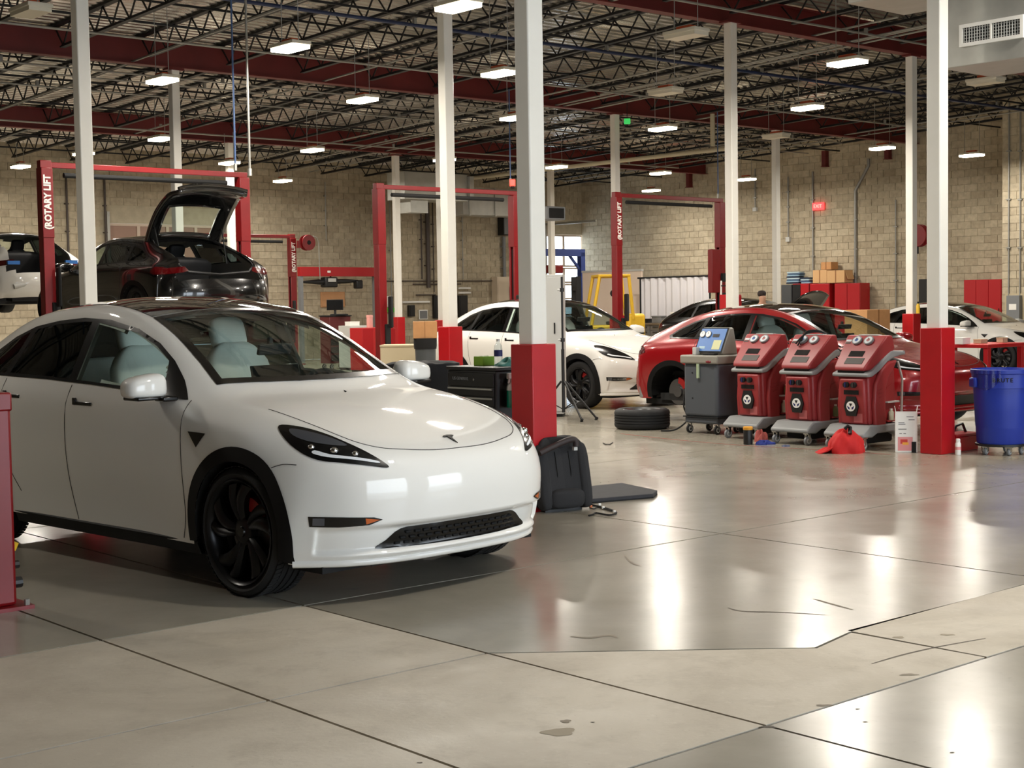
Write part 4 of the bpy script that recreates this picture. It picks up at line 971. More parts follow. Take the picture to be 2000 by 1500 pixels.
# ------------------------------------------------------------------ refrigerant service machines (front looks along -a)
M_MACH = mat('machine_red', srgb(150, 46, 48), .42, noise=.04, nscale=6)
M_MGREY = mat('machine_grey', srgb(140, 142, 142), .45)
M_KEY = mat('keypad', srgb(64, 58, 54), .5); M_LCD = mat('lcd', srgb(26, 26, 28), .2)
M_FACE = mat('gauge_face', srgb(206, 212, 216), .4); M_NAVY = mat('navy_print', srgb(30, 34, 96), .5)
def caster(r, x, y, R=.05, name='caster', wheel=None, top=.13):
    f = MB().b2((x - .012, y - .028, R), (x + .012, y - .018, top)).b2((x - .012, y + .018, R), (x + .012, y + .028, top)).b2((x - .03, y - .03, top - .012), (x + .03, y + .03, top)).obj(name, M_CHROME, r)
    MB().lathe([(.001, -.016), (R - .012, -.016), (R, -.010), (R, .010), (R - .012, .016), (.001, .016)], 18, org=(x, y, R), axis='Y').obj('caster_wheel', wheel or M_GREY, f, smooth=40)
    MB().lathe([(R * .38, -.0175), (R * .62, -.0175), (R * .62, .0175), (R * .38, .0175)], 16, org=(x, y, R), axis='Y').obj('caster_hub', M_LGREY, f, smooth=40)
def ac_machine(px, py, label, cables=False):
    p = PZ(px, py); r = thing('refrigerant_machine', label, 'machine', p, YAW_A, 'red refrigerant recovery machines')
    w = .185; r.scale = (1.22, 1.05, 1.02)
    # moulded body: profile in (x,z), front at -x
    prof = [(-.17, .24), (-.185, .50), (-.195, .74), (-.10, .76), (.0, .80), (.08, .88), (.16, .90), (.20, .78), (.215, .50), (.21, .25)]
    MB().prism(prof, -w, w, 'Y').obj('body', M_MACH, r, bevel=.03, seg=3)
    fp = MB(); fp.prism([(-.205, .25), (-.225, .55), (-.232, .72), (-.17, .72), (-.16, .25)], -w + .02, w - .05, 'Y'); fp.obj('front_panel', M_MACH, r, bevel=.02)
    for s in (-1, 1):                                             # swollen flanks with an arched shelf behind
        sp = MB(); sp.prism([(-.13, .18), (-.15, .45), (-.13, .66), (-.05, .80), (.06, .885), (.19, .90), (.13, .80), (.06, .72), (.02, .62), (.01, .40), (.02, .24), (-.04, .16)], s * (w - .01), s * (w + .045), 'Y'); sp.obj('side_panel', M_MACH, r, bevel=.022, seg=3)
        MB().prism([(.03, .30), (.03, .52), (.07, .62), (.18, .66), (.19, .30)], s * (w - .002), s * (w + .004), 'Y').obj('shelf_recess', M_KEY if False else M_MACH, r)
        MB().b2((.03, s * (w - .01), .46), (.20, s * (w + .05), .475)).obj('shelf', M_LGREY, r); MB().b2((.03, s * (w - .01), .265), (.20, s * (w + .05), .28)).obj('shelf', M_MACH, r)
        for k in range(3): MB().box((-.085 + .02 * k, s * (w + .045), .60 - .035 * k), (.085, .006, .008), ry=radians(-12)).obj('vent_rib', M_MACH, r)
    # grey collar that rises into the rear handle
    MB().prism([(-.235, .735), (-.235, .775), (-.16, .80), (.10, 1.00), (.30, .985), (.31, .95), (.14, .92), (.05, .88), (-.05, .80), (-.16, .74)], -w - .035, w + .035, 'Y').obj('collar', M_MGREY, r, bevel=.02, seg=3)
    MB().cyl((.29, -w - .03, .968), (.29, w + .03, .968), .022, n=12).obj('handle', M_MGREY, r, smooth=50)
    # console: tilted panel
    cp = [(-.245, .80), (-.235, .845), (.02, 1.155), (.09, 1.155), (.16, 1.02), (.08, .90), (-.10, .80)]
    q = MB(); hw = lambda z: w - .005 + .065 * max(0, (z - .80) / .355); nn = len(cp); q.add([(x_, -hw(z_), z_) for x_, z_ in cp] + [(x_, hw(z_), z_) for x_, z_ in cp], [tuple(range(nn)), tuple(range(nn, 2 * nn))[::-1]] + [(i, nn + i, nn + (i + 1) % nn, (i + 1) % nn) for i in range(nn)]); q.obj('console', M_MACH, r, bevel=.018, seg=3)
    MB().b2((-.225, -w + .03, .776), (-.205, w - .03, .80)).obj('console_slot', M_DARK, r)
    d = Vector((.255, 0, .31)).normalized(); n = Vector((-d.z, 0, d.x)); o = Vector((-.235, 0, .845))
    def panel(u0, u1, y0, y1, m, nm, h=.004, par=None):
        vs = [o + d * u + Vector((0, y, 0)) + n * k for k in (0, h) for u, y in ((u0, y0), (u1, y0), (u1, y1), (u0, y1))]; q = MB(); q.add(vs, [(0, 1, 2, 3), (4, 5, 6, 7), (0, 1, 5, 4), (1, 2, 6, 5), (2, 3, 7, 6), (3, 0, 4, 7)]); return q.obj(nm, m, par or r)
    panel(.125, .195, -.085, .085, M_LCD, 'display'); panel(.03, .105, -.125, .085, M_KEY, 'keypad'); panel(.315, .34, .15, .21, M_FACE, 'label_plate'); panel(.29, .305, .15, .21, M_KEY, 'label_plate')
    for y in (.075, -.065):
        c = o + d * .325 + Vector((0, y, 0)) + n * .002; g = MB().cyl(c, c + n * .02, .052, n=24).obj('gauge', M_MACH if False else M_GREY, r, smooth=40)
        MB().cyl(c + n * .02, c + n * .021, .042, n=24).obj('gauge_face', M_FACE, g); MB().cyl(c + n * .0205, c + n * .022, .02, n=16).obj('gauge_scale', mat('gauge_blue', srgb(70, 100, 160), .4) if y > 0 else mat('gauge_rose', srgb(170, 110, 110), .4), g)
        e = c + n * .0225 + d * .028 + Vector((0, .01, 0)); MB().tube([c + n * .0225, e], .0025, 4).obj('gauge_needle', M_DARK, g)
    MB().b2((.02, -w + .06, 1.152), (.08, w - .08, 1.162)).obj('paper_slot', M_LGREY, r)
    # valves, label, badge on the front panel
    fx = lambda z: -.2075 - (z - .25) * .064
    for y, c in ((.035, M_NAVY), (-.055, M_KEY)):
        k = MB().cyl((fx(.65), y, .655), (fx(.65) - .028, y, .655), .030, n=14).obj('valve_knob', M_DARK, r, smooth=40); MB().b2((fx(.65) - .034, y - .006, .63), (fx(.65) - .028, y + .006, .68)).obj('knob_grip', c, k)
    MB().b2((fx(.57) - .004, -.10, .555), (fx(.57) + .004, .075, .60)).obj('rating_label', M_LCD, r)
    hx = [(-.055, .10), (.055, .10), (.085, 0), (.055, -.10), (-.055, -.10), (-.085, 0)]
    q = MB(); q.prism([(a - .01, b + .435) for a, b in hx], fx(.44) - .012, fx(.44) + .02, 'X'); q.obj('badge_plate', M_KEY if False else M_BLACK, r)
    MB().cyl((fx(.44) - .012, -.01, .435), (fx(.44) - .016, -.01, .435), .052, n=24).obj('badge_disc', M_PAPER, r)
    x = fx(.44) - .0165
    for tri in ([(-.02, .03), (.02, .03), (0, -.005)], [(-.044, .005), (-.012, -.012), (-.012, -.034), (-.03, -.025)], [(.044, .005), (.012, -.012), (.012, -.034), (.03, -.025)]):
        q = MB(); q.prism([(a - .01, b + .435) for a, b in tri], x - .0008, x, 'X'); q.obj('badge_mark', M_NAVY if tri[0][1] < .02 else M_DARK, r)
    MB().b2((fx(.3) - .003, -.13, .27), (fx(.3) + .004, -.03, .36)).obj('spec_plate', mat('plate_rose', srgb(176, 92, 92), .4), r)
    # grey base with splayed feet, four casters
    MB().prism([(-.335, .13), (-.335, .165), (-.24, .245), (.20, .25), (.30, .19), (.30, .13), (.18, .12), (.10, .16), (-.12, .16), (-.20, .12)], -w - .055, w + .055, 'Y').obj('base', M_MGREY, r, bevel=.015)
    MB().b2((-.20, -w + .03, .05), (.20, w - .03, .17)).obj('pump_box', M_DARK, r, bevel=.02)
    for x in (-.29, .25):
        for y in (-w - .02, w + .02): caster(r, x, y, .048)
    MB().tube([(.20, -w - .03, .88), (.24, -w - .05, .70), (.23, -w - .05, .40), (.24, -w - .04, .28)], .013, 6).obj('service_hose', M_LGREY, r, smooth=60)
    if cables:
        for k in range(3):
            MB().tube(smooth_poly([(-.12 + .03 * k, .10, 1.06 - .02 * k), (-.05, .02, 1.17 + .01 * k), (.08, -.10, 1.17), (.17, -.22, 1.02 - .04 * k), (.30, -.26, 1.06), (.26, -.20, .93 - .03 * k), (.05, -.05, 1.02), (-.10, .0, 1.0)], False, 5), .009, 5).obj('cable', M_DARK, r, smooth=60)
    return r
def bottle(parent_r, x, y, z, col, label, h=.10, rad=.028):
    M = Matrix.Rotation(parent_r.rotation_euler.z, 4, 'Z'); s_ = parent_r.scale; p = Vector(parent_r.location) + M @ Vector((x * s_[0], y * s_[1], z * s_[2] + .001))
    r = thing('oil_bottle', label, 'bottle', p, 0)
    MB().lathe([(.001, 0), (rad, 0), (rad, h * .7), (rad * .5, h * .85), (rad * .45, h * .9)], 14).obj('flask', col, r, smooth=50); MB().lathe([(rad * .55, h * .88), (rad * .55, h), (.001, h)], 12).obj('cap', M_PAPER, r, smooth=40)
m1 = ac_machine(1490, 853, 'red and grey refrigerant machine beside the dark grey machine, jar at its foot')
m2 = ac_machine(1586, 863, 'red and grey refrigerant machine with black cables draped over its console', True)
m3 = ac_machine(1692, 872, 'red and grey refrigerant machine with a red bag at its foot, by the carton')
M_OILG = mat('oil_green', srgb(120, 138, 92), .3); M_OILW = mat('oil_clear', srgb(196, 200, 176), .3)
bottle(m1, .11, -.224, .475, M_OILG, 'green bottle on the upper shelf of the machine by the jar', .12); bottle(m1, .08, -.224, .28, M_OILW, 'clear bottle on the lower shelf of the machine by the jar', .14, .034)
bottle(m2, .09, -.224, .28, M_OILG, 'green bottle on the shelf of the machine draped with cables', .13); bottle(m3, .09, -.224, .28, M_OILW, 'clear bottle on the shelf of the machine behind the white carton', .12)
# dark grey machine with a blue console
def grey_machine():
    p = PZ(1393, 845); r = thing('refrigerant_machine', 'dark grey refrigerant machine with a blue gauge panel on top', 'machine', p, YAW_A)
    M_CH = mat('charcoal_plastic', srgb(74, 78, 84), .5); M_TRAY = mat('tray_grey', srgb(138, 134, 124), .5); M_PB = mat('panel_blue', srgb(64, 112, 176), .35); M_PY = mat('panel_pale', srgb(150, 178, 190), .4)
    W, D = .265, .225
    MB().b2((-D, -W, .20), (D, W, .84)).obj('body', M_CH, r, bevel=.04, seg=3)
    MB().b2((-D + .01, -W + .01, .12), (D - .01, W - .01, .20)).obj('skirt', M_CH, r, bevel=.02); MB().b2((-D - .006, -W - .006, .192), (D + .006, W + .006, .206)).obj('belt_strip', M_DARK, r)
    MB().b2((-D - .03, -W - .03, .83), (D + .03, W + .03, .93)).obj('tray', M_TRAY, r, bevel=.02, seg=3)
    MB().prism([(-.10, .93), (-.12, .97), (.02, 1.25), (.10, 1.25), (.17, .93)], -.25, .18, 'Y').obj('console', M_TRAY, r, bevel=.02)
    d = Vector((.14, 0, .28)).normalized(); n = Vector((-d.z, 0, d.x)); o = Vector((-.122, 0, .965))
    def pan(u0, u1, y0, y1, m, nm, h0, h1, par=None):
        vs = [o + d * u + Vector((0, y, 0)) + n * k for k in (h0, h1) for u, y in ((u0, y0), (u1, y0), (u1, y1), (u0, y1))]; q = MB(); q.add(vs, [(0, 1, 2, 3), (4, 5, 6, 7), (0, 1, 5, 4), (1, 2, 6, 5), (2, 3, 7, 6), (3, 0, 4, 7)]); return q.obj(nm, m, par or r)
    pan(-.005, .315, -.245, .175, M_DARK, 'panel_frame', .0, .004); pa = pan(.01, .30, -.23, .16, M_PB, 'control_panel', .004, .007)
    pan(.03, .15, -.20, -.08, mat('panel_keys', srgb(196, 196, 150), .5), 'key_block', .007, .010, pa); pan(.19, .23, -.14, -.04, M_LCD, 'display', .007, .010, pa); pan(.04, .07, .03, .12, M_PY, 'print_strip', .007, .008, pa)
    for y in (.12, .03):
        c = o + d * .225 + Vector((0, y, 0)) + n * .007; g = MB().cyl(c, c + n * .012, .042, n=22).obj('gauge', M_GREY, r); MB().cyl(c + n * .012, c + n * .0135, .036, n=22).obj('gauge_face', M_PAPER, g); MB().tube([c + n * .0145, c + n * .0145 + d * .024], .0022, 4).obj('gauge_needle', M_DARK, g)
    q = MB(); q.lathe([(.05, -.004), (.06, 0), (.05, .004)], 16, org=(0, 0, 0)); c = Vector((-D - .034, -.16, .855)); MB().sphere(c, .035, 14, 8, (.3, 1.2, .5)).obj('maker_badge', mat('badge_maroon', srgb(110, 20, 30), .3), r, smooth=60)
    MB().cyl((-D - .012, .02, .66), (-D - .012, .02, .83), .020, n=14).obj('sight_glass', mat('sight_glass', srgb(170, 186, 150), .15), r, smooth=50); MB().cyl((-D - .02, .02, .66), (-D - .02, .02, .82), .005, n=8).obj('sight_tube', M_PAPER, r)
    for z in (.72, .42): MB().cyl((-D - .004, .12, z), (-D + .01, .12, z), .009, n=10).obj('screw_cap', M_DARK, r)
    MB().b2((-.18, .10, .93), (-.11, .16, 1.02)).obj('battery_clip', M_LGREY, r, bevel=.008); MB().b2((-.20, -.2, .93), (-.13, -.02, .955)).obj('tool_clutter', M_DARK, r, bevel=.008)
    for x in (-D + .05, D - .05):
        for y in (-W + .05, W - .05): caster(r, x, y, .052, wheel=M_RUBBER)
    MB().tube(smooth_poly([(-.1, W + .02, .80), (-.06, W + .10, .6), (-.1, W + .11, .3), (-.05, W + .08, .16), (-.2, W + .15, .03), (-.3, W + .3, .012)], False, 6), .011, 6).obj('service_hose', M_DARK, r, smooth=60)
    MB().tube(smooth_poly([(.0, W + .02, .82), (.06, W + .14, .5), (.0, W + .13, .25), (.05, W + .05, .12)], False, 6), .011, 6).obj('service_hose', M_LGREY, r, smooth=60)
grey_machine()
# ------------------------------------------------------------------ things on the floor around the machines
p = PZ(1256, 838); r = thing('tire', 'black car tire with wheel lying flat on the floor by the grey machine', 'tire', (p.x, p.y + .12, .125))
wt = MB(); R = .345; rr = .24; h = .12
prof = [(rr - .012, -h + .015), (rr + .02, -h), (R - .05, -h - .004), (R - .012, -h + .015), (R, -h + .04)]
for g in (-.05, -.017, .017, .05): prof += [(R, g - .006), (R - .01, g - .005), (R - .01, g + .005), (R, g + .006)]
prof += [(R, h - .04), (R - .012, h - .015), (R - .05, h + .004), (rr + .02, h), (rr - .012, h - .015), (rr - .012, -h + .015)]
wt.lathe(prof, 56).obj('rubber_tread', M_RUBBER, r, smooth=45)
q = MB(); q.lathe([(.001, .07), (.06, .07), (.07, .06), (.075, .03)], 24); q.lathe([(rr, .11), (rr - .012, .118), (rr - .025, .09), (rr - .03, -.10)], 40)
for i in range(5):
    a = 2 * pi * i / 5; q.box((.14 * cos(a), .14 * sin(a), .065), (.17, .06, .03), rz=a)
q.obj('wheel_rim', mat('rim_silver', srgb(150, 150, 150), .3, .9), r, smooth=40)
p = PZ(1461, 868); r = thing('jar', 'black jar with an amber lid on the floor before the machines', 'jar', p)
MB().lathe([(.001, 0), (.048, 0), (.05, .01), (.05, .15), (.045, .165)], 24).obj('jar_body', M_BLACK, r, smooth=40); MB().lathe([(.05, .16), (.053, .165), (.053, .19), (.045, .195), (.001, .195)], 24).obj('lid', mat('amber_lid', srgb(226, 160, 50), .4), r, smooth=40)
def rag(px, py, size, m, name, label, cat, hgt=.03, seed=1, asp=1.0, rz=0.0):
    p = PZ(px, py); rnd = random.Random(seed); ph = [rnd.uniform(0, 6) for _ in range(8)]
    def f(u, v):
        a = 2 * pi * v; rad = size * (1 + .22 * sin(3 * a + ph[0]) + .12 * sin(5 * a + ph[1]) + .06 * sin(9 * a + ph[2])); rr_ = rad * sin(u * pi / 2)
        z = hgt * (cos(u * pi / 2) ** .7) * (1 + .35 * sin(4 * a + ph[3] + 5 * u)) + .25 * hgt * sin(7 * a + ph[4]) * u * (1 - u) * 2
        return (rr_ * cos(a), rr_ * sin(a) * asp, max(.0, z))
    q = MB().grid(f, 10, 40); return tag(q.obj(name, m, loc=p, rz=rz, smooth=80), label, cat)
rag(1492, 868, .10, mat('cloth_blue', srgb(36, 52, 130), .9), 'cloth', 'dark blue rag crumpled on the floor by the jar', 'cloth', .035, 3, .6)
rag(1486, 862, .065, mat('cloth_rose', srgb(186, 96, 88), .85), 'work_glove', 'reddish work glove lying on the blue rag', 'glove', .10, 5, .8, .4)
rag(1534, 872, .04, mat('cloth_slate', srgb(84, 92, 120), .85), 'cloth_scrap', 'small slate blue scrap on the floor between two machines', 'cloth', .015, 8)
# red sack
p = PZ(1652, 884); M_SACK = mat('red_sack', srgb(196, 24, 24), .75, bump=.15, bscale=30)
def sack(u, v):
    a = 2 * pi * v; t = u; rad = .18 * (max(0, 1 - t ** 2.2) ** .5 + .02) * (1 + .09 * sin(5 * a + 4 * t) + .05 * sin(9 * a - 5 * t) + .03 * sin(17 * a + 6 * t)); z = .235 * t + .02 * sin(5 * a) * t
    return (rad * cos(a), rad * sin(a) * .8, max(0, z))
r = thing('drawstring_bag', 'red cloth bag slumped on the floor under a machine', 'bag', p)
q = MB().grid(sack, 16, 40); q.obj('bag_body', M_SACK, r, smooth=80)
def tail(u, v): return (-.10 - .20 * u, (v - .5) * .20 * (1 - .2 * u * u), .06 * (1 - u) * (1 + .4 * sin(v * 11 + u * 5)) + .012 * (1 - u) + .004)
t = MB().grid(tail, 8, 12).obj('bag_flap', M_SACK, r, smooth=80); md = t.modifiers.new('t', 'SOLIDIFY'); md.thickness = .012
MB().tube([(-.02, -.06, .25), (.0, -.075, .28), (.03, -.06, .26), (.02, -.1, .2)], .022, 6).obj('drawstring_knot', M_BLACK, r, smooth=60)
# white carton with printed face
p = PZ(1773, 884); r = thing('carton', 'white printed carton with open flaps beside the red column guard', 'box', (p.x, p.y + .06, 0), radians(-12))
wA, wB, H = .215, .12, .41
for nm, a, b in (('carton_wall', (-wA / 2, -wB / 2, 0), (wA / 2, -wB / 2 + .004, H)), ('carton_wall', (-wA / 2, wB / 2 - .004, 0), (wA / 2, wB / 2, H)), ('carton_wall', (-wA / 2, -wB / 2 + .004, 0), (-wA / 2 + .004, wB / 2 - .004, H)), ('carton_wall', (wA / 2 - .004, -wB / 2 + .004, 0), (wA / 2, wB / 2 - .004, H)), ('carton_base', (-wA / 2, -wB / 2, 0), (wA / 2, wB / 2, .004))): MB().b2(a, b).obj(nm, M_PAPER, r)
for x, a in ((-wA / 2, -14), (wA / 2, 10)): MB().box((x, 0, H + .028), (.003, wB * .8, .06), ry=radians(a)).obj('flap', M_PAPER, r)
M_PINK = mat('print_rose', srgb(226, 150, 150), .6); M_PRT = mat('print_grey', srgb(120, 118, 116), .6); M_PR = mat('print_red', srgb(200, 60, 50), .6); M_PO = mat('print_orange', srgb(240, 170, 60), .6)
y = -wB / 2 - .001
MB().b2((-.085, y - .001, .02), (.06, y, .16)).obj('print_picture', M_PINK, r); MB().b2((-.06, y - .002, .09), (.01, y - .001, .135)).obj('print_mark', M_PR, r); MB().b2((-.04, y - .003, .08), (.02, y - .002, .105)).obj('print_mark', M_PO, r); MB().b2((.05, y - .002, .0), (.095, y - .001, .11)).obj('print_mark', M_DARK, r)
for z, x0, x1 in ((.30, -.08, -.02), (.285, -.08, -.01), (.235, -.08, .0), (.19, -.07, -.045), (.19, -.03, -.005), (.33, .02, .08), (.36, .0, .07)): MB().b2((x0, y - .001, z), (x1, y, z + .008)).obj('print_line', M_PRT, r)
# blue wheeled bin
M_BIN = mat('blue_bin', srgb(26, 52, 158), .42); p = PZ(1962, 888); p = Vector((p.x, p.y + .1, 0)); r = thing('waste_bin', 'round blue plastic waste bin on a black wheeled dolly', 'bin', p, YAW_A)
BZ = .10
MB().lathe([(.001, BZ), (.225, BZ), (.235, BZ + .02), (.262, .52), (.268, .66), (.282, .665), (.285, .80), (.296, .81), (.298, .845), (.288, .85), (.274, .80), (.25, .3), (.22, BZ + .02), (.001, BZ + .02)], 48).obj('bin_body', M_BIN, r, smooth=35)
def arcf(u, v):
    a = radians(-125 + 100 * u) + 0; rr_ = .290; z = .62 + .035 * sin(pi * u) + .02 * v; return (rr_ * cos(a), rr_ * sin(a), z)
for a0 in (radians(150), radians(-30)):
    MB().box((.30 * cos(a0), .30 * sin(a0), .72), (.05, .12, .10), rz=a0).obj('bin_handle', M_BIN, r, bevel=.02)
bagf = lambda u, v: ((.302 + .012 * sin(9 * v * pi)) * cos(radians(150 + 60 * v)), (.302 + .012 * sin(9 * v * pi)) * sin(radians(150 + 60 * v)), .845 - (.10 + .10 * sin(pi * v)) * u)
o = MB().grid(bagf, 6, 24).obj('liner', glass('liner_blue', (.45, .52, .80), rough=.4), r, smooth=80)
# lettering bent round the shell, facing the camera
ang = atan2(-p.y, -p.x) - YAW_A + radians(3)
for i, ch in enumerate('BRUTE'):
    a = ang + radians((i - 2) * 8.2); t = text_obj(ch, .056, 'lettering', M_DARK, r, .0015, bold=.001); t.location = (.2885 * cos(a), .2885 * sin(a), .745); t.rotation_euler = (radians(90), 0, a + pi / 2)
MB().lathe([(.001, .085), (.24, .085), (.25, .09), (.25, .108), (.24, .112), (.001, .112)], 36).obj('dolly', M_BLACK, r, smooth=40)
for k in range(5): a = 2 * pi * k / 5 + .3; caster(r, .19 * cos(a), .19 * sin(a), .036, top=.085)
# low red tool box, bottle, stand behind the right column
p = PZ(1888, 884); p.y += .25; r = thing('tool_box', 'low red metal box on the floor between the column and the blue bin', 'box', p, YAW_A)
MB().b2((-.20, -.10, 0), (.20, .10, .15)).obj('box_body', M_RED, r, bevel=.012); MB().b2((-.205, -.105, .15), (.205, .105, .18)).obj('lid', M_RED, r, bevel=.01); MB().tube([(-.12, 0, .18), (-.06, 0, .25), (.06, 0, .27), (.12, 0, .18)], .014, 6).obj('handle', M_BLACK, r, smooth=60)
p = PZ(1871, 888); r = thing('spray_can', 'slim white bottle standing at the foot of the red column guard', 'bottle', p); MB().lathe([(.001, 0), (.028, 0), (.029, .01), (.029, .11), (.02, .128)], 20).obj('can_body', M_PAPER, r, smooth=40); MB().lathe([(.022, .125), (.022, .155), (.015, .16), (.001, .16)], 16).obj('cap', M_PAPER, r, smooth=40); MB().lathe([(.0295, .05), (.0295, .08)], 20).obj('label_band', M_PINK, r)
# red work table in front of the far white car
p = PD(1925, 670, 20.2); zt = p.z; r = thing('work_table', 'red steel work table standing before the white sedan', 'table', (p.x + .1, p.y, 0), YAW_A)
MB().b2((-.62, -.30, zt - .05), (.34, .30, zt)).obj('table_top', M_RED, r, bevel=.006)
for x in (-.56, .28):
    for y in (-.25, .25): MB().b2((x - .035, y - .035, 0), (x + .035, y + .035, zt - .05)).obj('leg', M_RED, r, bevel=.004)
MB().b2((-.56, -.27, .32), (.28, .27, .35)).obj('lower_shelf', M_LIFT, r)
def small_box(px, py, dep, s, m, label, name='parts_box', zb=None):
    q = PD(px, py, dep); z0 = q.z if zb is None else zb; r = thing(name, label, 'box', (q.x, q.y, z0), YAW_A); MB().b2((-s[0] / 2, -s[1] / 2, 0), (s[0] / 2, s[1] / 2, s[2] * .82)).obj('box_body', m, r, bevel=.004); MB().b2((-s[0] / 2 - .003, -s[1] / 2 - .003, s[2] * .8), (s[0] / 2 + .003, s[1] / 2 + .003, s[2])).obj('lid', m, r, bevel=.003); return r
M_TAN = mat('tan_box', srgb(184, 170, 140), .7)
small_box(1915, 665, 20.1, (.16, .12, .06), M_TAN, 'flat tan box at the middle of the red work table', zb=zt); small_box(1957, 663, 20.3, (.12, .10, .07), M_TAN, 'small tan box at the end of the red work table', zb=zt); small_box(1880, 668, 19.9, (.18, .12, .09), M_PAPER, 'white box on the red work table beside the column', zb=zt)
# ------------------------------------------------------------------ black car seat, panel, wiring by the middle column
p = PZ(1092, 1001); M_FAB = mat('seat_fabric', srgb(40, 40, 42), .9, bump=.2, bscale=200); M_FABD = mat('seat_side', srgb(22, 22, 26), .8)
r = thing('car_seat_back', 'black cloth car seat back leaning upright by the red column guard', 'car seat', (p.x + .02, p.y + .12, 0), radians(-62))
# front looks along +x local
tl = radians(-13)
sh = lambda x, y, z: (x + .05 * (abs(y) / .21) ** 2.5 - .01, y * (1 - .16 * max(0, z / .27) ** 2), z)
super_el((-.02, 0, .285), (.075, .215, .275), .38, .42, 32, 20, tl, sh).obj('cushion', M_FAB, r, smooth=80)
super_el((-.09, 0, .28), (.07, .235, .28), .35, .35, 24, 14, tl, sh).obj('shell', M_FABD, r, smooth=80)
q = super_el((.075, 0, .10), (.07, .15, .075), .6, .6, 20, 12); q.obj('lumbar_pad', M_FAB, r, smooth=80)
for s in (-1, 1):
    MB().tube([(.075 - .02 * abs(s), s * .055, .17), (.055, s * .06, .30), (.015, s * .058, .45)], .004, 5).obj('stitch_line', M_DARK, r)
    q = super_el((.02, s * .175, .26), (.07, .05, .25), .5, .6, 16, 12, tl); q.obj('side_bolster', M_FAB, r, smooth=80)
q = super_el((-.055, 0, .50), (.055, .14, .055), .5, .5, 18, 10, tl); q.obj('shoulder_roll', M_FABD, r, smooth=80)
MB().b2((-.06, -.16, 0), (.04, .16, .035)).obj('hinge_frame', M_BLACK, r)
p2 = PD(1090, 866, 11.05); r = thing('trim_panel', 'dark brown curved trim piece resting on the black seat back', 'trim', p2, radians(28))
MB().tube(smooth_poly([(-.16, 0, -.065), (-.08, 0, -.035), (.02, 0, .0), (.10, 0, .022), (.15, 0, .015), (.155, 0, -.03)], False, 4), .024, 8).obj('trim_body', mat('trim_brown', srgb(46, 34, 34), .6), r, smooth=60); MB().b2((.13, -.015, -.06), (.16, .015, -.035)).obj('clip', M_LGREY, r)
q4 = [PZ(*a) for a in ((1147, 984), (1276, 973), (1284, 966), (1215, 951), (1147, 958))]; c = sum(q4, Vector()) / 5; r = thing('floor_panel', 'flat charcoal load floor panel lying on the concrete', 'panel', c)
t = MB(); n = 5; t.add([v - c + Vector((0, 0, .006)) for v in q4] + [v - c + Vector((0, 0, .036)) for v in q4], [tuple(range(n))[::-1], tuple(range(n, 2 * n))] + [(i, (i + 1) % n, n + (i + 1) % n, n + i) for i in range(n)]); t.obj('board', mat('panel_charcoal', srgb(54, 54, 58), .85, noise=.1, nscale=20), r, bevel=.006)
t = MB(); t.add([v - c for v in q4] + [v - c + Vector((0, 0, .008)) for v in q4], [tuple(range(n))[::-1], tuple(range(n, 2 * n))] + [(i, (i + 1) % n, n + (i + 1) % n, n + i) for i in range(n)]); t.obj('carpet_backing', M_DARK, r)
r = thing('wiring_harness', 'loose black wiring with white and orange plugs by the seat back', 'wires', PZ(1160, 1000))
c = PZ(1160, 1000); wl = lambda L: [PZ(*a) - c + Vector((0, 0, .008)) for a in L]
MB().tube(smooth_poly([tuple(v) for v in wl([(1150, 1009), (1158, 1007), (1165, 1004), (1190, 1008), (1204, 1003), (1188, 996), (1165, 990), (1152, 987)])], False, 5), .007, 6).obj('wire', M_DARK, r, smooth=60); MB().tube(smooth_poly([tuple(v) for v in wl([(1152, 994), (1160, 996), (1170, 993), (1195, 1000)])], False, 5), .005, 6).obj('wire', M_DARK, r, smooth=60)
for a, m in (((1154, 993), mat('plug_orange', srgb(200, 110, 60), .5)), ((1171, 989), M_PAPER), ((1178, 995), M_PAPER), ((1200, 1003), M_PAPER)): v = PZ(*a) - c; MB().box((v.x, v.y, .015), (.022, .016, .018), rz=.5).obj('plug', m, r, bevel=.003)
for k, (a, b_) in enumerate((((1178, 866), (1197, 865)), ((1243, 923), (1252, 922)))):
    pass
tw = thing('twig', 'thin dark twig lying on the floor before the tire', 'twig', PZ(1188, 868)); c = PZ(1188, 868); MB().tube([tuple(PZ(*a) - c + Vector((0, 0, .006))) for a in ((1178, 866), (1183, 869), (1191, 869), (1197, 865))], .005, 5).obj('stick', M_DARK, tw)
# tripod stand
p = PZ(1101, 820); r = thing('tripod_stand', 'tall black tripod stand beside the red column guard', 'tripod', p, 0)
hgt = 1.57 + (592 - 541) * p.y / FPX
MB().cyl((0, 0, .10), (0, 0, .95), .022, n=10).obj('lower_tube', M_BLACK, r, smooth=50); MB().cyl((0, 0, .95), (0, 0, hgt), .015, n=10).obj('upper_tube', M_BLACK, r, smooth=50)
for z in (1.05, 1.72): MB().cyl((0, 0, z), (0, 0, z + .05), .03, n=10).obj('collar', M_BLACK, r); MB().cyl((-.06, 0, z + .025), (-.02, 0, z + .025), .014, n=8).obj('clamp_knob', M_LGREY, r)
for a in (radians(-15), radians(-60), radians(150)):
    u = Vector((cos(a), sin(a), 0)); MB().tube([u * .03 + Vector((0, 0, .52)), u * .46 + Vector((0, 0, .012))], .014, 8).obj('leg', M_BLACK, r, smooth=50); MB().tube([Vector((0, 0, .14)), u * .26 + Vector((0, 0, .26))], .008, 6).obj('brace', M_BLACK, r)
    MB().cyl(u * .44 + Vector((0, 0, .0)), u * .46 + Vector((0, 0, .04)), .02, n=8).obj('rubber_foot', M_RUBBER, r)
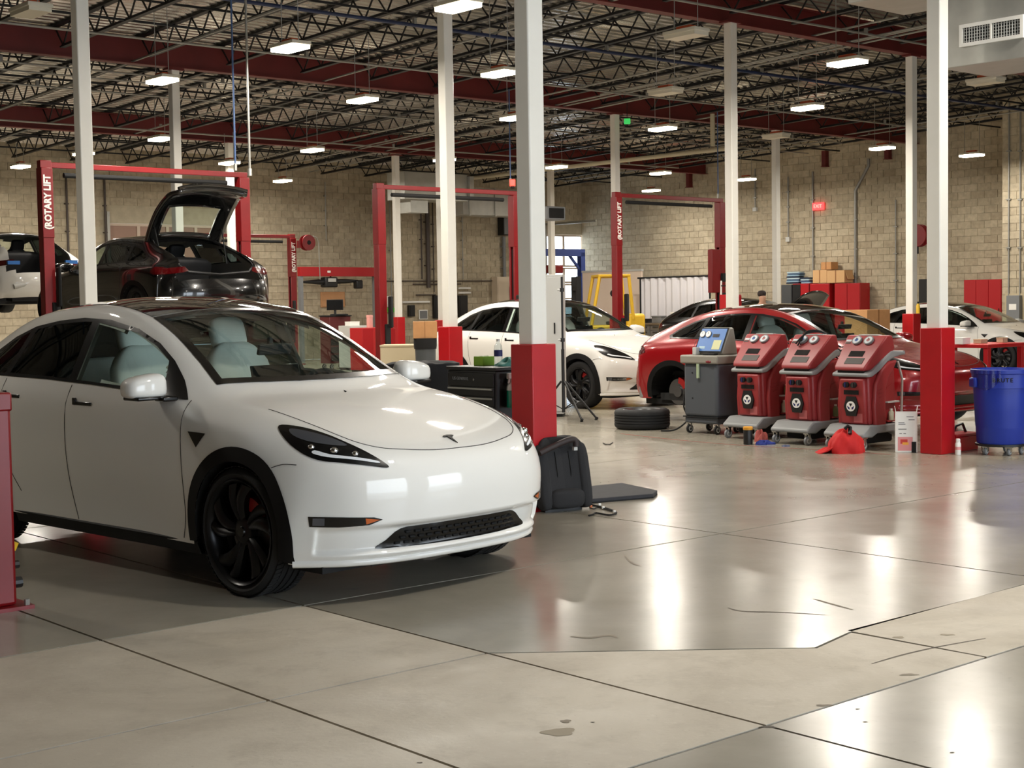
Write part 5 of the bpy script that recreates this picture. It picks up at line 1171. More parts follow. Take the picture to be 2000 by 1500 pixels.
# grey locker
p = PD(1072, 700, 20.6); zt = 1.57 + (592 - 537) * 20.6 / FPX; r = thing('locker', 'tall light grey steel locker behind the column with the seat back at its foot', 'cabinet', (p.x, p.y, 0), radians(-8))
MB().b2((-.22, -.2, .04), (.22, .2, zt)).obj('cabinet_body', M_LGREY, r, bevel=.008); MB().b2((-.205, -.215, .08), (.205, -.2, zt - .04)).obj('door', M_LGREY, r, bevel=.004); MB().b2((.10, -.225, 1.15), (.12, -.215, 1.30)).obj('handle', M_DARK, r); MB().b2((-.2, -.18, 0), (.2, .18, .04)).obj('plinth', M_DARK, r)
# black drawer chest and what stands on it
C = Vector((-.127, 11.52, 0)); r = thing('tool_chest', 'black tool chest with steel drawer pulls beside the red column guard', 'tool chest', C + BX * .30 + AX * .24, YAW_A)
zt = 1.075
MB().b2((-.24, -.30, .12), (.24, .30, zt - .03)).obj('chest_body', M_BLACK, r, bevel=.008); MB().b2((-.25, -.31, zt - .03), (.25, .31, zt)).obj('lid', M_BLACK, r, bevel=.008)
z = zt - .05
for k, hh in enumerate((.11, .075, .075, .075, .10, .15, .2)):
    d = MB().b2((-.252, -.285, z - hh + .006), (-.24, .285, z)).obj('drawer', M_BLACK, r, bevel=.003)
    if k: MB().b2((-.266, -.27, z - .018), (-.252, .27, z - .006)).obj('drawer_pull', M_GALV, d)
    z -= hh
cl = MB().cyl((-.252, -.05, zt - .10), (-.258, -.05, zt - .10), .010, n=12).obj('lock', M_CHROME, r)
t = text_obj('US GENERAL', .035, 'lettering', M_GREY, r, .0008); t.location = (-.2535, .12, zt - .095); t.rotation_euler = (radians(90), 0, radians(-90))
for x in (-.18, .18):
    for y in (-.24, .24): caster(r, x, y, .05, wheel=M_RUBBER, top=.125)
base = Vector(r.location)
def on_chest(a, b): return base + AX * a + BX * b + Vector((0, 0, zt))
r2 = thing('tissue_box', 'lime green tissue box on the black tool chest', 'box', on_chest(-.02, .10), YAW_A); MB().b2((-.06, -.06, 0), (.06, .06, .075)).obj('box_body', mat('lime', srgb(150, 196, 60), .6), r2, bevel=.004); MB().b2((-.03, -.02, .075), (.03, .02, .08)).obj('tissue_slot', M_PAPER, r2)
r2 = thing('water_bottle', 'clear plastic water bottle with blue label on the black tool chest', 'bottle', on_chest(.03, -.02)); MB().lathe([(.001, 0), (.033, 0), (.034, .02), (.034, .13), (.03, .16), (.014, .185), (.013, .20)], 20).obj('bottle_body', glass('clear_plastic', (.88, .92, .94)), r2, smooth=60); MB().lathe([(.0345, .075), (.0345, .125)], 20).obj('label_band', M_NAVY, r2); MB().lathe([(.015, .195), (.015, .215), (.001, .215)], 12).obj('cap', M_PAPER, r2)
q = MB(); rnd = random.Random(4)
def glove(u, v):
    a = 2 * pi * v; rad = .085 * (1 + .25 * sin(3 * a + 1) + .15 * sin(5 * a)) * sin(u * pi / 2); return (rad * cos(a) * 1.2, rad * sin(a), .05 * cos(u * pi / 2) * (1 + .4 * sin(4 * a)) + .003)
o = MB().grid(glove, 8, 32).obj('nitrile_gloves', mat('teal_glove', srgb(90, 160, 150), .6), loc=on_chest(.0, -.17), smooth=80); tag(o, 'crumpled teal rubber gloves on the corner of the black tool chest', 'gloves')
sb = base + AX * -.12 + BX * -.36; r2 = thing('spray_bottle', 'spray bottle of green liquid hung on the side of the black tool chest', 'bottle', (sb.x, sb.y, .76), YAW_A)
MB().lathe([(.001, 0), (.045, 0), (.048, .01), (.046, .135)], 22).obj('liquid', mat('green_liquid', srgb(20, 120, 96), .15), r2, smooth=50); MB().lathe([(.047, .135), (.044, .17), (.02, .205), (.016, .225)], 22).obj('bottle_neck', mat('clear_plastic_frost', srgb(200, 206, 204), .3), r2, smooth=50); MB().b2((-.05, -.014, .225), (.025, .014, .27)).obj('trigger_head', M_LGREY, r2, bevel=.006); MB().tube([(-.03, 0, .225), (-.04, 0, .19)], .008, 6).obj('trigger', M_LGREY, r2)
MB().b2((-.015, .045, .19), (.015, .058, .235)).obj('hang_hook', M_BLACK, r2)
sb = base + AX * .02 + BX * -.36; r2 = thing('paper_towel', 'white paper sheet hanging on the side of the tool chest by the column', 'paper', (sb.x, sb.y, .70), YAW_A); MB().b2((-.05, .03, 0), (.06, .05, .26)).obj('sheet', M_PAPER, r2, bevel=.004)
# draped black cart
p = PD(826, 740, 12.9); zt2 = 1.57 - (706 - 597) * 12.9 / FPX
def drape(u, v):
    a = 2 * pi * v; e = .35; cx, sx = cos(a), sin(a); k = (abs(cx) ** 3.2 + abs(sx) ** 3.2) ** (-1 / 3.2)
    if u < .35: s_ = u / .35; return (.30 * k * cx * s_, .26 * k * sx * s_, zt2 - .02 * s_ ** 2 + .012 * sin(9 * a) * s_)
    s_ = (u - .35) / .65; w = 1 + .10 * s_ + .03 * s_ * sin(7 * a + 1) + .02 * s_ * sin(13 * a); return (.30 * k * cx * w, .26 * k * sx * w, zt2 - .02 - (zt2 - .05) * s_)
o = MB().grid(drape, 20, 64).obj('draped_cart', mat('black_cloth', srgb(26, 26, 30), .85, bump=.2, bscale=20), loc=(p.x, p.y, 0), rz=YAW_A, smooth=80); tag(o, 'cart covered by a black cloth beside the black tool chest', 'covered cart')
# trash can with a carton on top, tan crate
p = PD(831, 690, 23.0); zr = 1.57 - (660 - 595) * 23.0 / FPX; r = thing('trash_can', 'grey round trash can with a black liner beside the red column guard', 'trash can', (p.x, p.y, 0), 0)
MB().lathe([(.001, .0), (.13, .0), (.135, .02), (.165, zr - .06), (.175, zr - .05), (.175, zr), (.165, zr), (.16, zr - .05), (.12, .03), (.001, .03)], 32).obj('can_body', mat('grey_can', srgb(74, 78, 80), .5), r, smooth=40); MB().lathe([(.17, zr + .004), (.181, zr), (.18, zr - .10), (.174, zr - .16)], 32).obj('liner', M_DARK, r, smooth=60)
r = thing('carton', 'plain brown cardboard carton set on top of the trash can', 'box', (p.x, p.y, zr + .004), radians(4)); MB().b2((-.185, -.12, 0), (.185, .12, .26)).obj('carton_body', M_CARD, r, bevel=.004); MB().b2((-.008, -.122, .0), (.0, .122, .262)).obj('tape', mat('tape_brown', srgb(150, 104, 64), .5), r)
p = PD(783, 690, 24.3); zc = 1.57 - (672 - 596) * 24.3 / FPX; r = thing('crate', 'tan plywood crate behind the trash can', 'crate', (p.x, p.y, 0), radians(-4)); MB().b2((-.30, -.25, .08), (.30, .25, zc - .03)).obj('crate_body', M_TAN, r); MB().b2((-.31, -.26, zc - .03), (.31, .26, zc)).obj('lid', M_TAN, r, bevel=.004)
for x in (-.26, 0, .26): MB().b2((x - .04, -.24, 0), (x + .04, .24, .08)).obj('skid', M_TAN, r)
# ------------------------------------------------------------------ bay doors in the back wall
M_PANEL = mat('door_panel', srgb(206, 180, 160), .5); M_DFR = mat('door_frame', srgb(196, 178, 160), .5); M_FROST = mat('frosted_glass', srgb(150, 120, 104), .3)
M_PANE = glass('door_glass', (.92, .95, .97))
def bay_door(n, px0, px1, z1, label, glazed):
    a0, a1 = pxs(px0), pxs(px1); L = a1 - a0; r = tag(bpy.data.objects.new(n, None), label, 'door', kind='structure'); COL.objects.link(r); r.location = AB(a0, B1 + .08, 0); r.rotation_euler = (0, 0, YAW_A)
    sec = .56; nsec = int(z1 / sec); cols = max(2, int(round(L / .95)))
    for k in range(nsec):
        z = k * sec; win = (k >= nsec - 2) if not glazed else (k >= 2)
        if win:
            q = MB(); q.b2((0, -.03, z + .005), (L, .03, z + .07)).b2((0, -.03, z + sec - .07), (L, .03, z + sec - .005))
            for i in range(cols + 1): x = i * L / cols; q.b2((max(0, x - .045), -.03, z + .07), (min(L, x + .045), .03, z + sec - .07))
            s_ = q.obj('door_section', M_DFR, r)
            for i in range(cols): MB().b2((i * L / cols + .045, -.006, z + .07), ((i + 1) * L / cols - .045, .006, z + sec - .07)).obj('pane', M_PANE if glazed else M_FROST, s_)
        else:
            s_ = MB().b2((0, -.03, z + .005), (L, .03, z + sec - .005)).obj('door_section', M_PANEL, r, bevel=.01)
            for i in range(cols): MB().b2((i * L / cols + .08, -.036, z + .10), ((i + 1) * L / cols - .08, -.03, z + sec - .10)).obj('raised_panel', M_PANEL, s_, bevel=.004)
    z1 = nsec * sec
    MB().b2((-.1, -.16, 0), (-.02, -.08, z1 + .3)).b2((L + .02, -.16, 0), (L + .1, -.08, z1 + .3)).obj('door_track', M_GALV, r)
    MB().b2((-.1, -.06, z1), (L + .1, .12, z1 + .6)).obj('lintel', M_MORTAR, r)
    return r
bay_door('door_1', 222, 445, 4.4, 'sectional bay door with a row of frosted panes behind the raised hatch', False)
bay_door('door_2', 1070, 1143, 4.3, 'glazed sectional bay door with daylight behind it', True)
# overhead tracks of door 2 running into the room
a0, a1 = pxs(1070), pxs(1143)
for a in (a0 - .05, a1 + .05):
    o = MB().b2((-.04, -2.6, 4.2), (.04, 0, 4.28)).obj('door_track', M_GALV, bpy.data.objects['door_2']); o.matrix_parent_inverse = Matrix(); o.location = (a - a0, 0, 0)
# ------------------------------------------------------------------ helpers: box things placed on depth
def at(px, dep, z=0.0): p = PD(px, 500, dep); return Vector((p.x, p.y, z))
def wz(py, dep, px): return PD(px, py, dep).z
def cabinet(px0, px1, ytop, dep, label, m, name='cabinet', deep=.45, doors=1, rz=YAW_A, handle=True, zb=0.0, cat='cabinet', lateral=.755):
    w = (px1 - px0) / FPX * dep / lateral; p = at((px0 + px1) / 2, dep, zb); zt = wz(ytop, dep, (px0 + px1) / 2) - zb
    r = thing(name, label, cat, p, rz); MB().b2((-w / 2, 0, .06), (w / 2, deep, zt)).obj('cabinet_body', m, r, bevel=.006); MB().b2((-w / 2 + .02, .03, 0), (w / 2 - .02, deep - .02, .06)).obj('plinth', M_DARK, r)
    for i in range(doors):
        x0 = -w / 2 + i * w / doors; d = MB().b2((x0 + .008, -.018, .09), (x0 + w / doors - .008, 0, zt - .02)).obj('door', m, r, bevel=.004)
        if handle: MB().b2((x0 + w / doors - .06, -.03, zt * .5), (x0 + w / doors - .04, -.018, zt * .5 + .12)).obj('handle', M_DARK, d)
    return r, zt, w
# right wall: b along it for a pixel column
def rw(px, off=.35): b = pxb(px, A1 - off); return AB(A1 - off, b), b
RWZ = YAW_B + pi                                                # local x runs towards the camera side, front looks to -a
def wall_cab(px0, px1, ytop, label, m, doors=1, deep=.45, name='cabinet', openface=False):
    p0, b0 = rw(px0, deep + .12); p1, b1 = rw(px1, deep + .12); w = (p1 - p0).length; c = (p0 + p1) / 2; zt = wz(ytop, c.y, (px0 + px1) / 2)
    r = thing(name, label, 'cabinet', c, YAW_B - pi / 2 + pi)     # local -y -> towards -a ?
    r.rotation_euler = (0, 0, YAW_B - pi); 
    # local x = -b direction, local y = +a?  (rotate so that -y looks into the room)
    MB().b2((-w / 2, 0, .05), (w / 2, deep, zt)).obj('cabinet_body', m, r, bevel=.006); MB().b2((-w / 2 + .02, .03, 0), (w / 2 - .02, deep - .02, .05)).obj('plinth', M_DARK, r)
    for i in range(doors):
        x0 = -w / 2 + i * w / doors; d = MB().b2((x0 + .01, -.02, .08), (x0 + w / doors - .01, 0, zt - .02)).obj('door', M_DARK if openface and i == 0 else m, r, bevel=.004); MB().b2((x0 + w / doors - .07, -.035, zt * .55), (x0 + w / doors - .05, -.02, zt * .55 + .14)).obj('handle', M_DARK, d)
    return c, zt, w
M_CABR = mat('cabinet_red', srgb(168, 18, 26), .4); M_CABG = mat('cabinet_grey', srgb(70, 72, 74), .5)
wall_cab(1528, 1548, 556, 'dark grey steel cabinet at the end of the red cabinets by the wall', M_CABG, 1)
c1, z1, _ = wall_cab(1550, 1582, 554, 'red steel cabinet with one dark open side under the stacked jeans', M_CABR, 2, openface=True)
c2, z2, _ = wall_cab(1584, 1622, 554, 'red steel cabinet under the two stacked cartons by the wall', M_CABR, 1)
c3, z3, _ = wall_cab(1632, 1682, 553, 'wide red steel cabinet under the torn carton by the wall', M_CABR, 2)
wall_cab(1884, 1957, 546, 'tall red steel cabinet against the wall beyond the white sedan', M_CABR, 3, .6)
wall_cab(1796, 1813, 545, 'black tool cabinet with red drawer pulls half hidden by a column', M_BLACK, 1)
def top_box(px, yb, yt, c, z, w, label, m=M_CARD, open_=False):
    p, b = rw(px, .36); zz = z; h = (yb - yt) / FPX * p.y; r = thing('carton', label, 'box', (p.x, p.y, zz + .02), YAW_B); MB().b2((-w / 2, -.2, 0), (w / 2, .2, h)).obj('carton_body', m, r, bevel=.005); MB().b2((-.02, -.202, .0), (.02, .202, h + .003)).obj('tape', mat('tape_brown', srgb(150, 104, 64), .5), r)
    if open_: MB().box((-w / 2 - .04, .0, h * .6), (.01, .3, h * .7), ry=radians(20)).obj('flap', m, r)
    return h
M_CARD2 = mat('cardboard_light', srgb(206, 164, 116), .85)
h1 = top_box(1611, 553, 528, c2, z2, .50, 'cardboard carton on the red cabinet under a smaller carton', M_CARD2); top_box(1642, 553, 529, c3, z3, .62, 'torn cardboard carton on the wide red cabinet', M_CARD2, True)
p, b = rw(1622, .30); r = thing('carton', 'small brown carton stacked on the other cartons above the red cabinets', 'box', (p.x, p.y, z2 + h1 + .03), YAW_B); MB().b2((-.18, -.17, 0), (.18, .17, .22)).obj('carton_body', M_CARD, r, bevel=.005); MB().b2((-.02, -.172, 0), (.02, .172, .223)).obj('tape', mat('tape_brown', srgb(150, 104, 64), .5), r)
p, b = rw(1556, .32); z = z1; rnd = random.Random(2); M_J = [mat('denim_dark', srgb(40, 52, 72), .9), mat('denim_light', srgb(140, 170, 190), .9), mat('denim_mid', srgb(78, 104, 132), .9), mat('denim_pale', srgb(176, 196, 204), .9)]
for k in range(8):
    for side in ((0,) if k > 3 else (0, 1)):
        h = .045; o = super_el((0, 0, h / 2), (.17, .24 if side == 0 else .18, h / 2), .3, .35, 20, 8).obj('folded_cloth', M_J[(k + side) % 4], loc=(p.x + BX.x * (-.45 * side + rnd.uniform(-.03, .03)), p.y + BX.y * (-.45 * side + rnd.uniform(-.03, .03)), z + k * h + .001), rz=YAW_A, smooth=60); tag(o, 'folded blue cloth in the stack on the red cabinet', 'folded cloth', 'folded cloths on the red cabinet')
# electrical panel and pier with conduits on the right
p, b = rw(1981, .22); zt, zb = wz(578, p.y, 1981), wz(640, p.y, 1981)
# pier: short wall standing out from the right wall
bp = pxb(1959, A1 - 1.6); pier = MB().b2((-2.0, -1.8, 0), (0, 0, wz(190, AB(A1 - 1.6, bp).y, 1959))).obj('wall_pier', M_BLKS, loc=AB(A1 - 1.6, bp, 0), rz=YAW_B + pi); 
bpy.data.objects.remove(pier, do_unlink=True)
P0 = AB(A1 - 1.6, bp); h_p = wz(190, P0.y, 1959)
block_wall('wall_pier', 'block pier wall with conduits and a grey electrical box', AB(A1 - 1.6, bp - 3.2), P0, 6.9, [], near_cam, 60)
block_wall('wall_return', 'short block return joining the pier to the long wall', P0, AB(A1, bp), 6.9, [], near_cam, 0)
def wall_pipe(px, y0, y1, label, rad=.022, off=.05, a=None, box=None, bend=None, par=None):
    aw_ = (A1 if a is None else a) - off; b = pxb(px, aw_); p = AB(aw_, b); z0, z1 = wz(y0, p.y, px), wz(y1, p.y, px)
    L = z0 - z1
    pts = [(0, 0, 0), (0, 0, L)]
    if bend: pts += [(0, -bend, L + bend * 1.5), (0, -bend, L + bend * 1.5 + .2)]
    r = MB().tube(pts, rad, 8).obj('conduit_pipe', M_CONDUIT, par or wall_right[0], smooth=50, loc=(p.x, p.y, z1), rz=YAW_A); r['label'] = label
    for k in range(1, 4): MB().b2((-.03, -.06, L * k / 4 - .015), (.03, .06, L * k / 4 + .015)).obj('strap', M_CONDUIT, r)
    if box: MB().b2((-.05, -.07, -box), (.04, .07, 0)).obj('junction_box', M_LGREY, r, bevel=.006)
    return r
wall_pipe(1478, 330, 405, 'thin conduit ending in a white junction box on the long block wall', box=.12); wall_pipe(1542, 345, 463, 'conduit ending in a round bell on the long block wall', box=.14)
wall_pipe(1590, 335, 555, 'straight conduit running down the block wall beside the red exit sign', .028); wall_pipe(1673, 372, 600, 'thick conduit with an angled upper bend on the block wall', .045, bend=.45); wall_pipe(1751, 390, 600, 'faint grey conduit on the block wall above the black raised hood', .02)
ap = A1 - 1.6
for px, lab in ((1971, 'conduit feeding the grey electrical box on the pier'), (1993, 'second conduit down the pier to the electrical box')):
    wall_pipe(px, 200, 578, lab, .02, .04, a=ap, par=bpy.data.objects['wall_pier'])
b = pxb(1983, ap - .1); p = AB(ap - .025, b); zt, zb = wz(577, p.y, 1983), wz(640, p.y, 1983); r = MB().b2((-.30, -.02, -.25), (.30, .0, zt - zb + .05)).obj('backboard', M_TAN, bpy.data.objects['wall_pier'], loc=(p.x, p.y, zb), rz=YAW_B - pi); r['label'] = 'plywood board carrying the grey electrical box'
e_ = MB().b2((-.18, -.17, .1), (.18, -.02, zt - zb)).obj('electrical_box', M_GREY, r, bevel=.006); MB().b2((-.1, -.175, .45), (.1, -.17, .6)).obj('notice', M_PAPER, r)
# exit sign
b = pxb(1600, A1 - .1); p = AB(A1 - .08, b); r = thing('exit_sign', 'small glowing red exit sign on the block wall', 'sign', (p.x, p.y, wz(403, p.y, 1600)), YAW_B - pi)
MB().b2((-.20, -.03, -.11), (.20, .03, .11)).obj('sign_box', mat('exit_glow', srgb(230, 40, 40), .4, emit=(1.0, .06, .06), es=1.6), r, bevel=.01); t = text_obj('EXIT', .15, 'lettering', mat('exit_text', srgb(255, 120, 110), .4, emit=(1, .25, .2), es=2.2), r, .002); t.location = (0, -.033, 0); t.rotation_euler = (radians(90), 0, 0)
b = pxb(1806, A1 - .2); p = AB(A1 - .45, b); r = thing('hose_reel', 'red hose reel fixed high on the long block wall', 'hose reel', (p.x, p.y, wz(460, p.y, 1806)), YAW_B - pi)
MB().lathe([(.02, -.12), (.30, -.12), (.31, -.09), (.14, -.06), (.14, .06), (.31, .09), (.30, .12), (.02, .12)], 28, axis='Y').obj('drum', M_LIFT, r, smooth=40); MB().b2((-.05, .12, -.06), (.05, .40, .06)).obj('bracket', M_LIFT, r); MB().tube([(0, -.05, -.3), (0, -.05, -.5)], .03, 6).obj('hose_end', M_DARK, r)
# red stubs of roof beams set in the wall
for k, px in enumerate((1352, 1616, 1738)):
    b = pxb(px, A1 - .06); p = AB(A1 - .06, b); y = (365, 325, 310)[k]; r = thing('beam_stub', 'red steel beam end hanging below the joists at the block wall', 'beam', (p.x, p.y, wz(y, p.y, px)), YAW_A, 'red beam ends along the wall'); MB().b2((-.12, -.07, 0), (.04, .07, .45)).obj('stub', M_GIRDER, r); MB().b2((-.14, -.09, -.02), (.05, .09, 0)).obj('end_plate', M_GIRDER, r)
# ------------------------------------------------------------------ far workshop corner: partition, curtain, bench, forklift, gantry
dep = 44.0
p0, p1 = at(1137, 45.5), at(1252, 44.2); w = (p1 - p0).length; r = thing('partition', 'pale pink partition panel behind the forklift', 'partition', p0, atan2(p1.y - p0.y, p1.x - p0.x)); zt = wz(531, 44.8, 1200)
MB().b2((0, 0, 0), (w, .08, zt)).obj('panel', mat('partition_pink', srgb(226, 206, 188), .7), r); MB().b2((-.02, -.02, zt), (w + .02, .10, zt + .06)).obj('top_rail', M_LGREY, r)
p0, p1 = at(1250, 43.6), at(1386, 41.6); w = (p1 - p0).length; zt = wz(541, 42.6, 1310); r = thing('curtain', 'white plastic curtain hanging from a dark rail', 'curtain', p0, atan2(p1.y - p0.y, p1.x - p0.x))
MB().grid(lambda u, v: (w * u, .05 * sin(u * 60) + .03 * sin(u * 23), .1 + (zt - .12) * v), 200, 4).obj('sheet', mat('curtain_white', srgb(226, 224, 228), .5), r, smooth=80); MB().cyl((-.1, 0, zt), (w + .1, 0, zt), .025, n=8).obj('rail', M_DARK, r)
for x in (0, w): MB().cyl((x, 0, 0), (x, 0, zt), .025, n=8).obj('rail_post', M_DARK, r)
def bench(px0, px1, ytop, dep, label, m, dr=3, rz=None):
    p0, p1 = at(px0, dep), at(px1, dep - 1.4); w = (p1 - p0).length; zt = wz(ytop, dep - .7, (px0 + px1) / 2); r = thing('workbench', label, 'workbench', p0, atan2(p1.y - p0.y, p1.x - p0.x))
    MB().b2((-.02, -.03, zt - .05), (w + .02, .7, zt)).obj('worktop', mat('bench_top', srgb(120, 108, 92), .6), r); MB().b2((0, 0, .08), (w, .66, zt - .05)).obj('carcass', m, r)
    for i in range(dr):
        zz = zt - .07
        for hh in (.14, .2, .3):
            d = MB().b2((w * i / dr + .015, -.02, zz - hh + .01), (w * (i + 1) / dr - .015, 0, zz)).obj('drawer', m, r, bevel=.004); MB().b2((w * i / dr + .1, -.035, zz - .05), (w * (i + 1) / dr - .1, -.02, zz - .03)).obj('drawer_pull', M_DARK, d); zz -= hh
    return r, zt, w, atan2(p1.y - p0.y, p1.x - p0.x)
br, bz, bw, brz = bench(1232, 1345, 631, 42.0, 'grey workbench with drawers under the curtain', mat('bench_grey', srgb(120, 120, 122), .5), 3)
for k, (x, s_, m, lab, nm) in enumerate(((.3, (.28, .2, .12), M_DARK, 'black parts tray on the end of the grey workbench by the forklift', 'parts_tray'), (.75, (.34, .24, .2), M_GREY, 'grey parts bin on the grey workbench under the curtain', 'parts_bin'), (1.25, (.1, .1, .3), M_PAPER, 'white canister standing on the grey workbench', 'canister'), (1.6, (.5, .3, .14), M_TAN, 'low tan tray on the grey workbench by the white canister', 'parts_tray'))):
    q = Vector(br.location) + Matrix.Rotation(brz, 3, 'Z') @ Vector((x, .3, bz)); r = thing(nm, lab, 'container', q, brz); MB().b2((-s_[0] / 2, -s_[1] / 2, 0), (s_[0] / 2, s_[1] / 2, s_[2] * .85)).obj('container_body', m, r, bevel=.01); MB().b2((-s_[0] / 2 - .01, -s_[1] / 2 - .01, s_[2] * .85), (s_[0] / 2 + .01, s_[1] / 2 + .01, s_[2])).obj('rim', m, r)
# forklift
p = at(1185, 40.5); r = thing('forklift', 'yellow forklift with an overhead guard parked by the partition', 'forklift', p, radians(8)); zt = wz(541, 40.5, 1185)
MB().b2((-.55, -.5, .25), (.75, .5, .95)).obj('chassis', M_YEL, r, bevel=.05); MB().b2((.45, -.5, .3), (.95, .5, 1.25)).obj('counterweight', M_YEL, r, bevel=.08)
for y in (-.48, .48):
    MB().tube([(-.55, y, .9), (-.30, y, zt)], .045, 6).obj('guard_post', M_YEL, r); MB().tube([(.62, y, 1.1), (.50, y, zt)], .045, 6).obj('guard_post', M_YEL, r)
MB().b2((-.34, -.52, zt), (.54, .52, zt + .06)).obj('overhead_guard', M_YEL, r, bevel=.01)
for y in (-.3, 0, .3): MB().b2((-.3, y - .02, zt - .03), (.5, y + .02, zt)).obj('guard_bar', M_YEL, r)
for y in (-.35, .35): MB().b2((-.92, y - .06, .05), (-.80, y + .06, zt + .02)).obj('mast', M_DARK, r)
for z in (.4, 1.1, 1.9): MB().b2((-.90, -.35, z), (-.82, .35, z + .1)).obj('mast_crossbar', M_DARK, r)
for y in (-.25, .25): MB().b2((-1.7, y - .05, .06), (-.9, y + .05, .10)).obj('fork', M_DARK, r)
super_el((.25, 0, 1.2), (.08, .24, .28), .5, .5, 16, 10).obj('seat', M_BLACK, r, smooth=60); MB().b2((.0, -.24, .95), (.35, .24, 1.05)).obj('seat_base', M_BLACK, r, bevel=.03)
for x, R_ in ((-.6, .3), (.6, .25)):
    for y in (-.55, .55): MB().lathe([(.001, -.1), (R_ * .6, -.1), (R_, -.07), (R_, .07), (R_ * .6, .1), (.001, .1)], 20, org=(x, y, R_), axis='Y').obj('wheel', M_RUBBER, r, smooth=40)
MB().lathe([(.001, -.02), (.10, -.02), (.10, .02), (.001, .02)], 16, org=(.12, -.3, zt - .45), axis='Y').obj('work_lamp', M_DARK, r); MB().tube([(.12, -.3, zt - .45), (.12, -.3, zt)], .02, 6).obj('lamp_bracket', M_YEL, r)
# blue gantry
p = at(1135, 46.5); zt = wz(487, 46.5, 1135); r = thing('gantry', 'dark blue steel gantry frame before the glazed bay door', 'gantry', p, YAW_A)
MB().b2((-.09, -.09, 0), (.09, .09, zt - .1)).b2((-.3, -.3, 0), (.3, .3, .03)).obj('upright', M_BLUEP, r); MB().b2((-2.6, -.09, zt - .22), (.09, .09, zt)).obj('beam', M_BLUEP, r); MB().b2((-2.6, -.09, 0), (-2.42, .09, zt - .22)).obj('upright', M_BLUEP, r); MB().tube([(-.5, 0, zt - .2), (-.05, 0, zt - .65)], .05, 4).obj('knee_brace', M_BLUEP, r)
MB().b2((-1.35, -.2, zt - .75), (-.95, .2, zt - .50)).obj('hoist', M_LIFT, r, bevel=.03); MB().cyl((-1.15, 0, zt - .5), (-1.15, 0, zt - .22), .03, n=6).obj('hoist_hanger', M_DARK, r)
# ------------------------------------------------------------------ back wall: pipes, panels, shelf beam, door operator
def bpipe(px, y0, y1, label, m=M_CONDUIT, rad=.03, off=.08, name='pipe_run'):
    a = pxs(px); p = AB(a, B1 - off); z0, z1 = wz(y0, p.y, px), wz(y1, p.y, px); r = MB().cyl((0, 0, 0), (0, 0, z0 - z1), rad, n=10).obj('wall_pipe', m, wall_back[0], smooth=50, loc=(p.x, p.y, z1), rz=YAW_A); r['label'] = label
    for k in (1, 2, 3): MB().b2((-rad - .02, -.01, (z0 - z1) * k / 4), (rad + .02, off, (z0 - z1) * k / 4 + .03)).obj('strap', m, r)
M_PIPE = mat('dark_pipe', srgb(72, 62, 56), .5)
bpipe(836, 392, 562, 'dark vertical drain pipe on the back wall', M_PIPE, .07, .12); bpipe(825, 392, 545, 'thin dark riser beside the drain pipe on the back wall', M_PIPE, .025); bpipe(848, 395, 570, 'slim brown pipe on the back wall by the columns', M_PIPE, .018); bpipe(765, 380, 600, 'slim grey conduit by the pink-lit column on the back wall', M_CONDUIT, .018); bpipe(212, 350, 560, 'dark riser on the back wall beside the sectional door', M_PIPE, .03); bpipe(138, 345, 560, 'thin riser on the back wall near the lettered lift post', M_PIPE, .03); bpipe(905, 395, 545, 'thin conduit on the back wall near the door operator', M_CONDUIT, .015); bpipe(640, 355, 470, 'thin conduit on the back wall above the red shelf beam', M_CONDUIT, .015)
def bhoriz(px0, px1, y, label, m=M_CONDUIT, rad=.02, off=.10):
    a0, a1 = pxs(px0), pxs(px1); p = AB(a0, B1 - off); z = wz(y, AB((a0 + a1) / 2, B1).y, (px0 + px1) / 2); r = MB().cyl((0, 0, 0), (a1 - a0, 0, 0), rad, n=8).obj('wall_pipe', m, wall_back[0], smooth=50, loc=(p.x, p.y, z), rz=YAW_A); r['label'] = label
    for k in (.15, .5, .85): MB().b2(((a1 - a0) * k, 0, -.02), ((a1 - a0) * k + .03, off, .02)).obj('strap', m, r)
bhoriz(755, 960, 549, 'long level pipe on the back wall behind the columns', M_PIPE, .02); bhoriz(806, 900, 555, 'second level pipe just below it on the back wall', M_PIPE, .018); bhoriz(785, 838, 590, 'white level pipe on the back wall behind the trash can carton', M_PAPER, .035); bhoriz(895, 918, 563, 'upper short white pipe on the back wall', M_PAPER, .035); bhoriz(895, 918, 572, 'lower short white pipe on the back wall', M_PAPER, .035); bhoriz(812, 850, 576, 'lowest brown pipe beside the drain pipe', M_PIPE, .02)
def bplate(px0, px1, y0, y1, label, m, name, thick=.12, trim=None, cat='panel'):
    a0, a1 = pxs(px0), pxs(px1); d = AB((a0 + a1) / 2, B1).y; z0, z1 = wz(y1, d, (px0 + px1) / 2), wz(y0, d, (px0 + px1) / 2); r = thing(name, label, cat, AB((a0 + a1) / 2, B1 - thick - .02, z0), YAW_A); w = a1 - a0
    MB().b2((-w / 2, 0, 0), (w / 2, thick, z1 - z0)).obj('box_body', m, r, bevel=.008); MB().b2((-w / 2 + .03, -.012, .03), (w / 2 - .03, 0, z1 - z0 - .03)).obj('cover', trim or m, r, bevel=.004); return r
bplate(846, 856, 577, 622, 'black wall locker half hidden behind two columns', M_BLACK, 'wall_cabinet'); bplate(895, 911, 577, 620, 'black wall cabinet on the back wall beside short white pipes', M_BLACK, 'wall_cabinet'); bplate(797, 808, 596, 618, 'small black wall box by the trash can carton', M_BLACK, 'wall_box'); bplate(819, 836, 605, 624, 'white framed notice on the back wall', M_PAPER, 'notice', .03, M_GREY, 'sign')
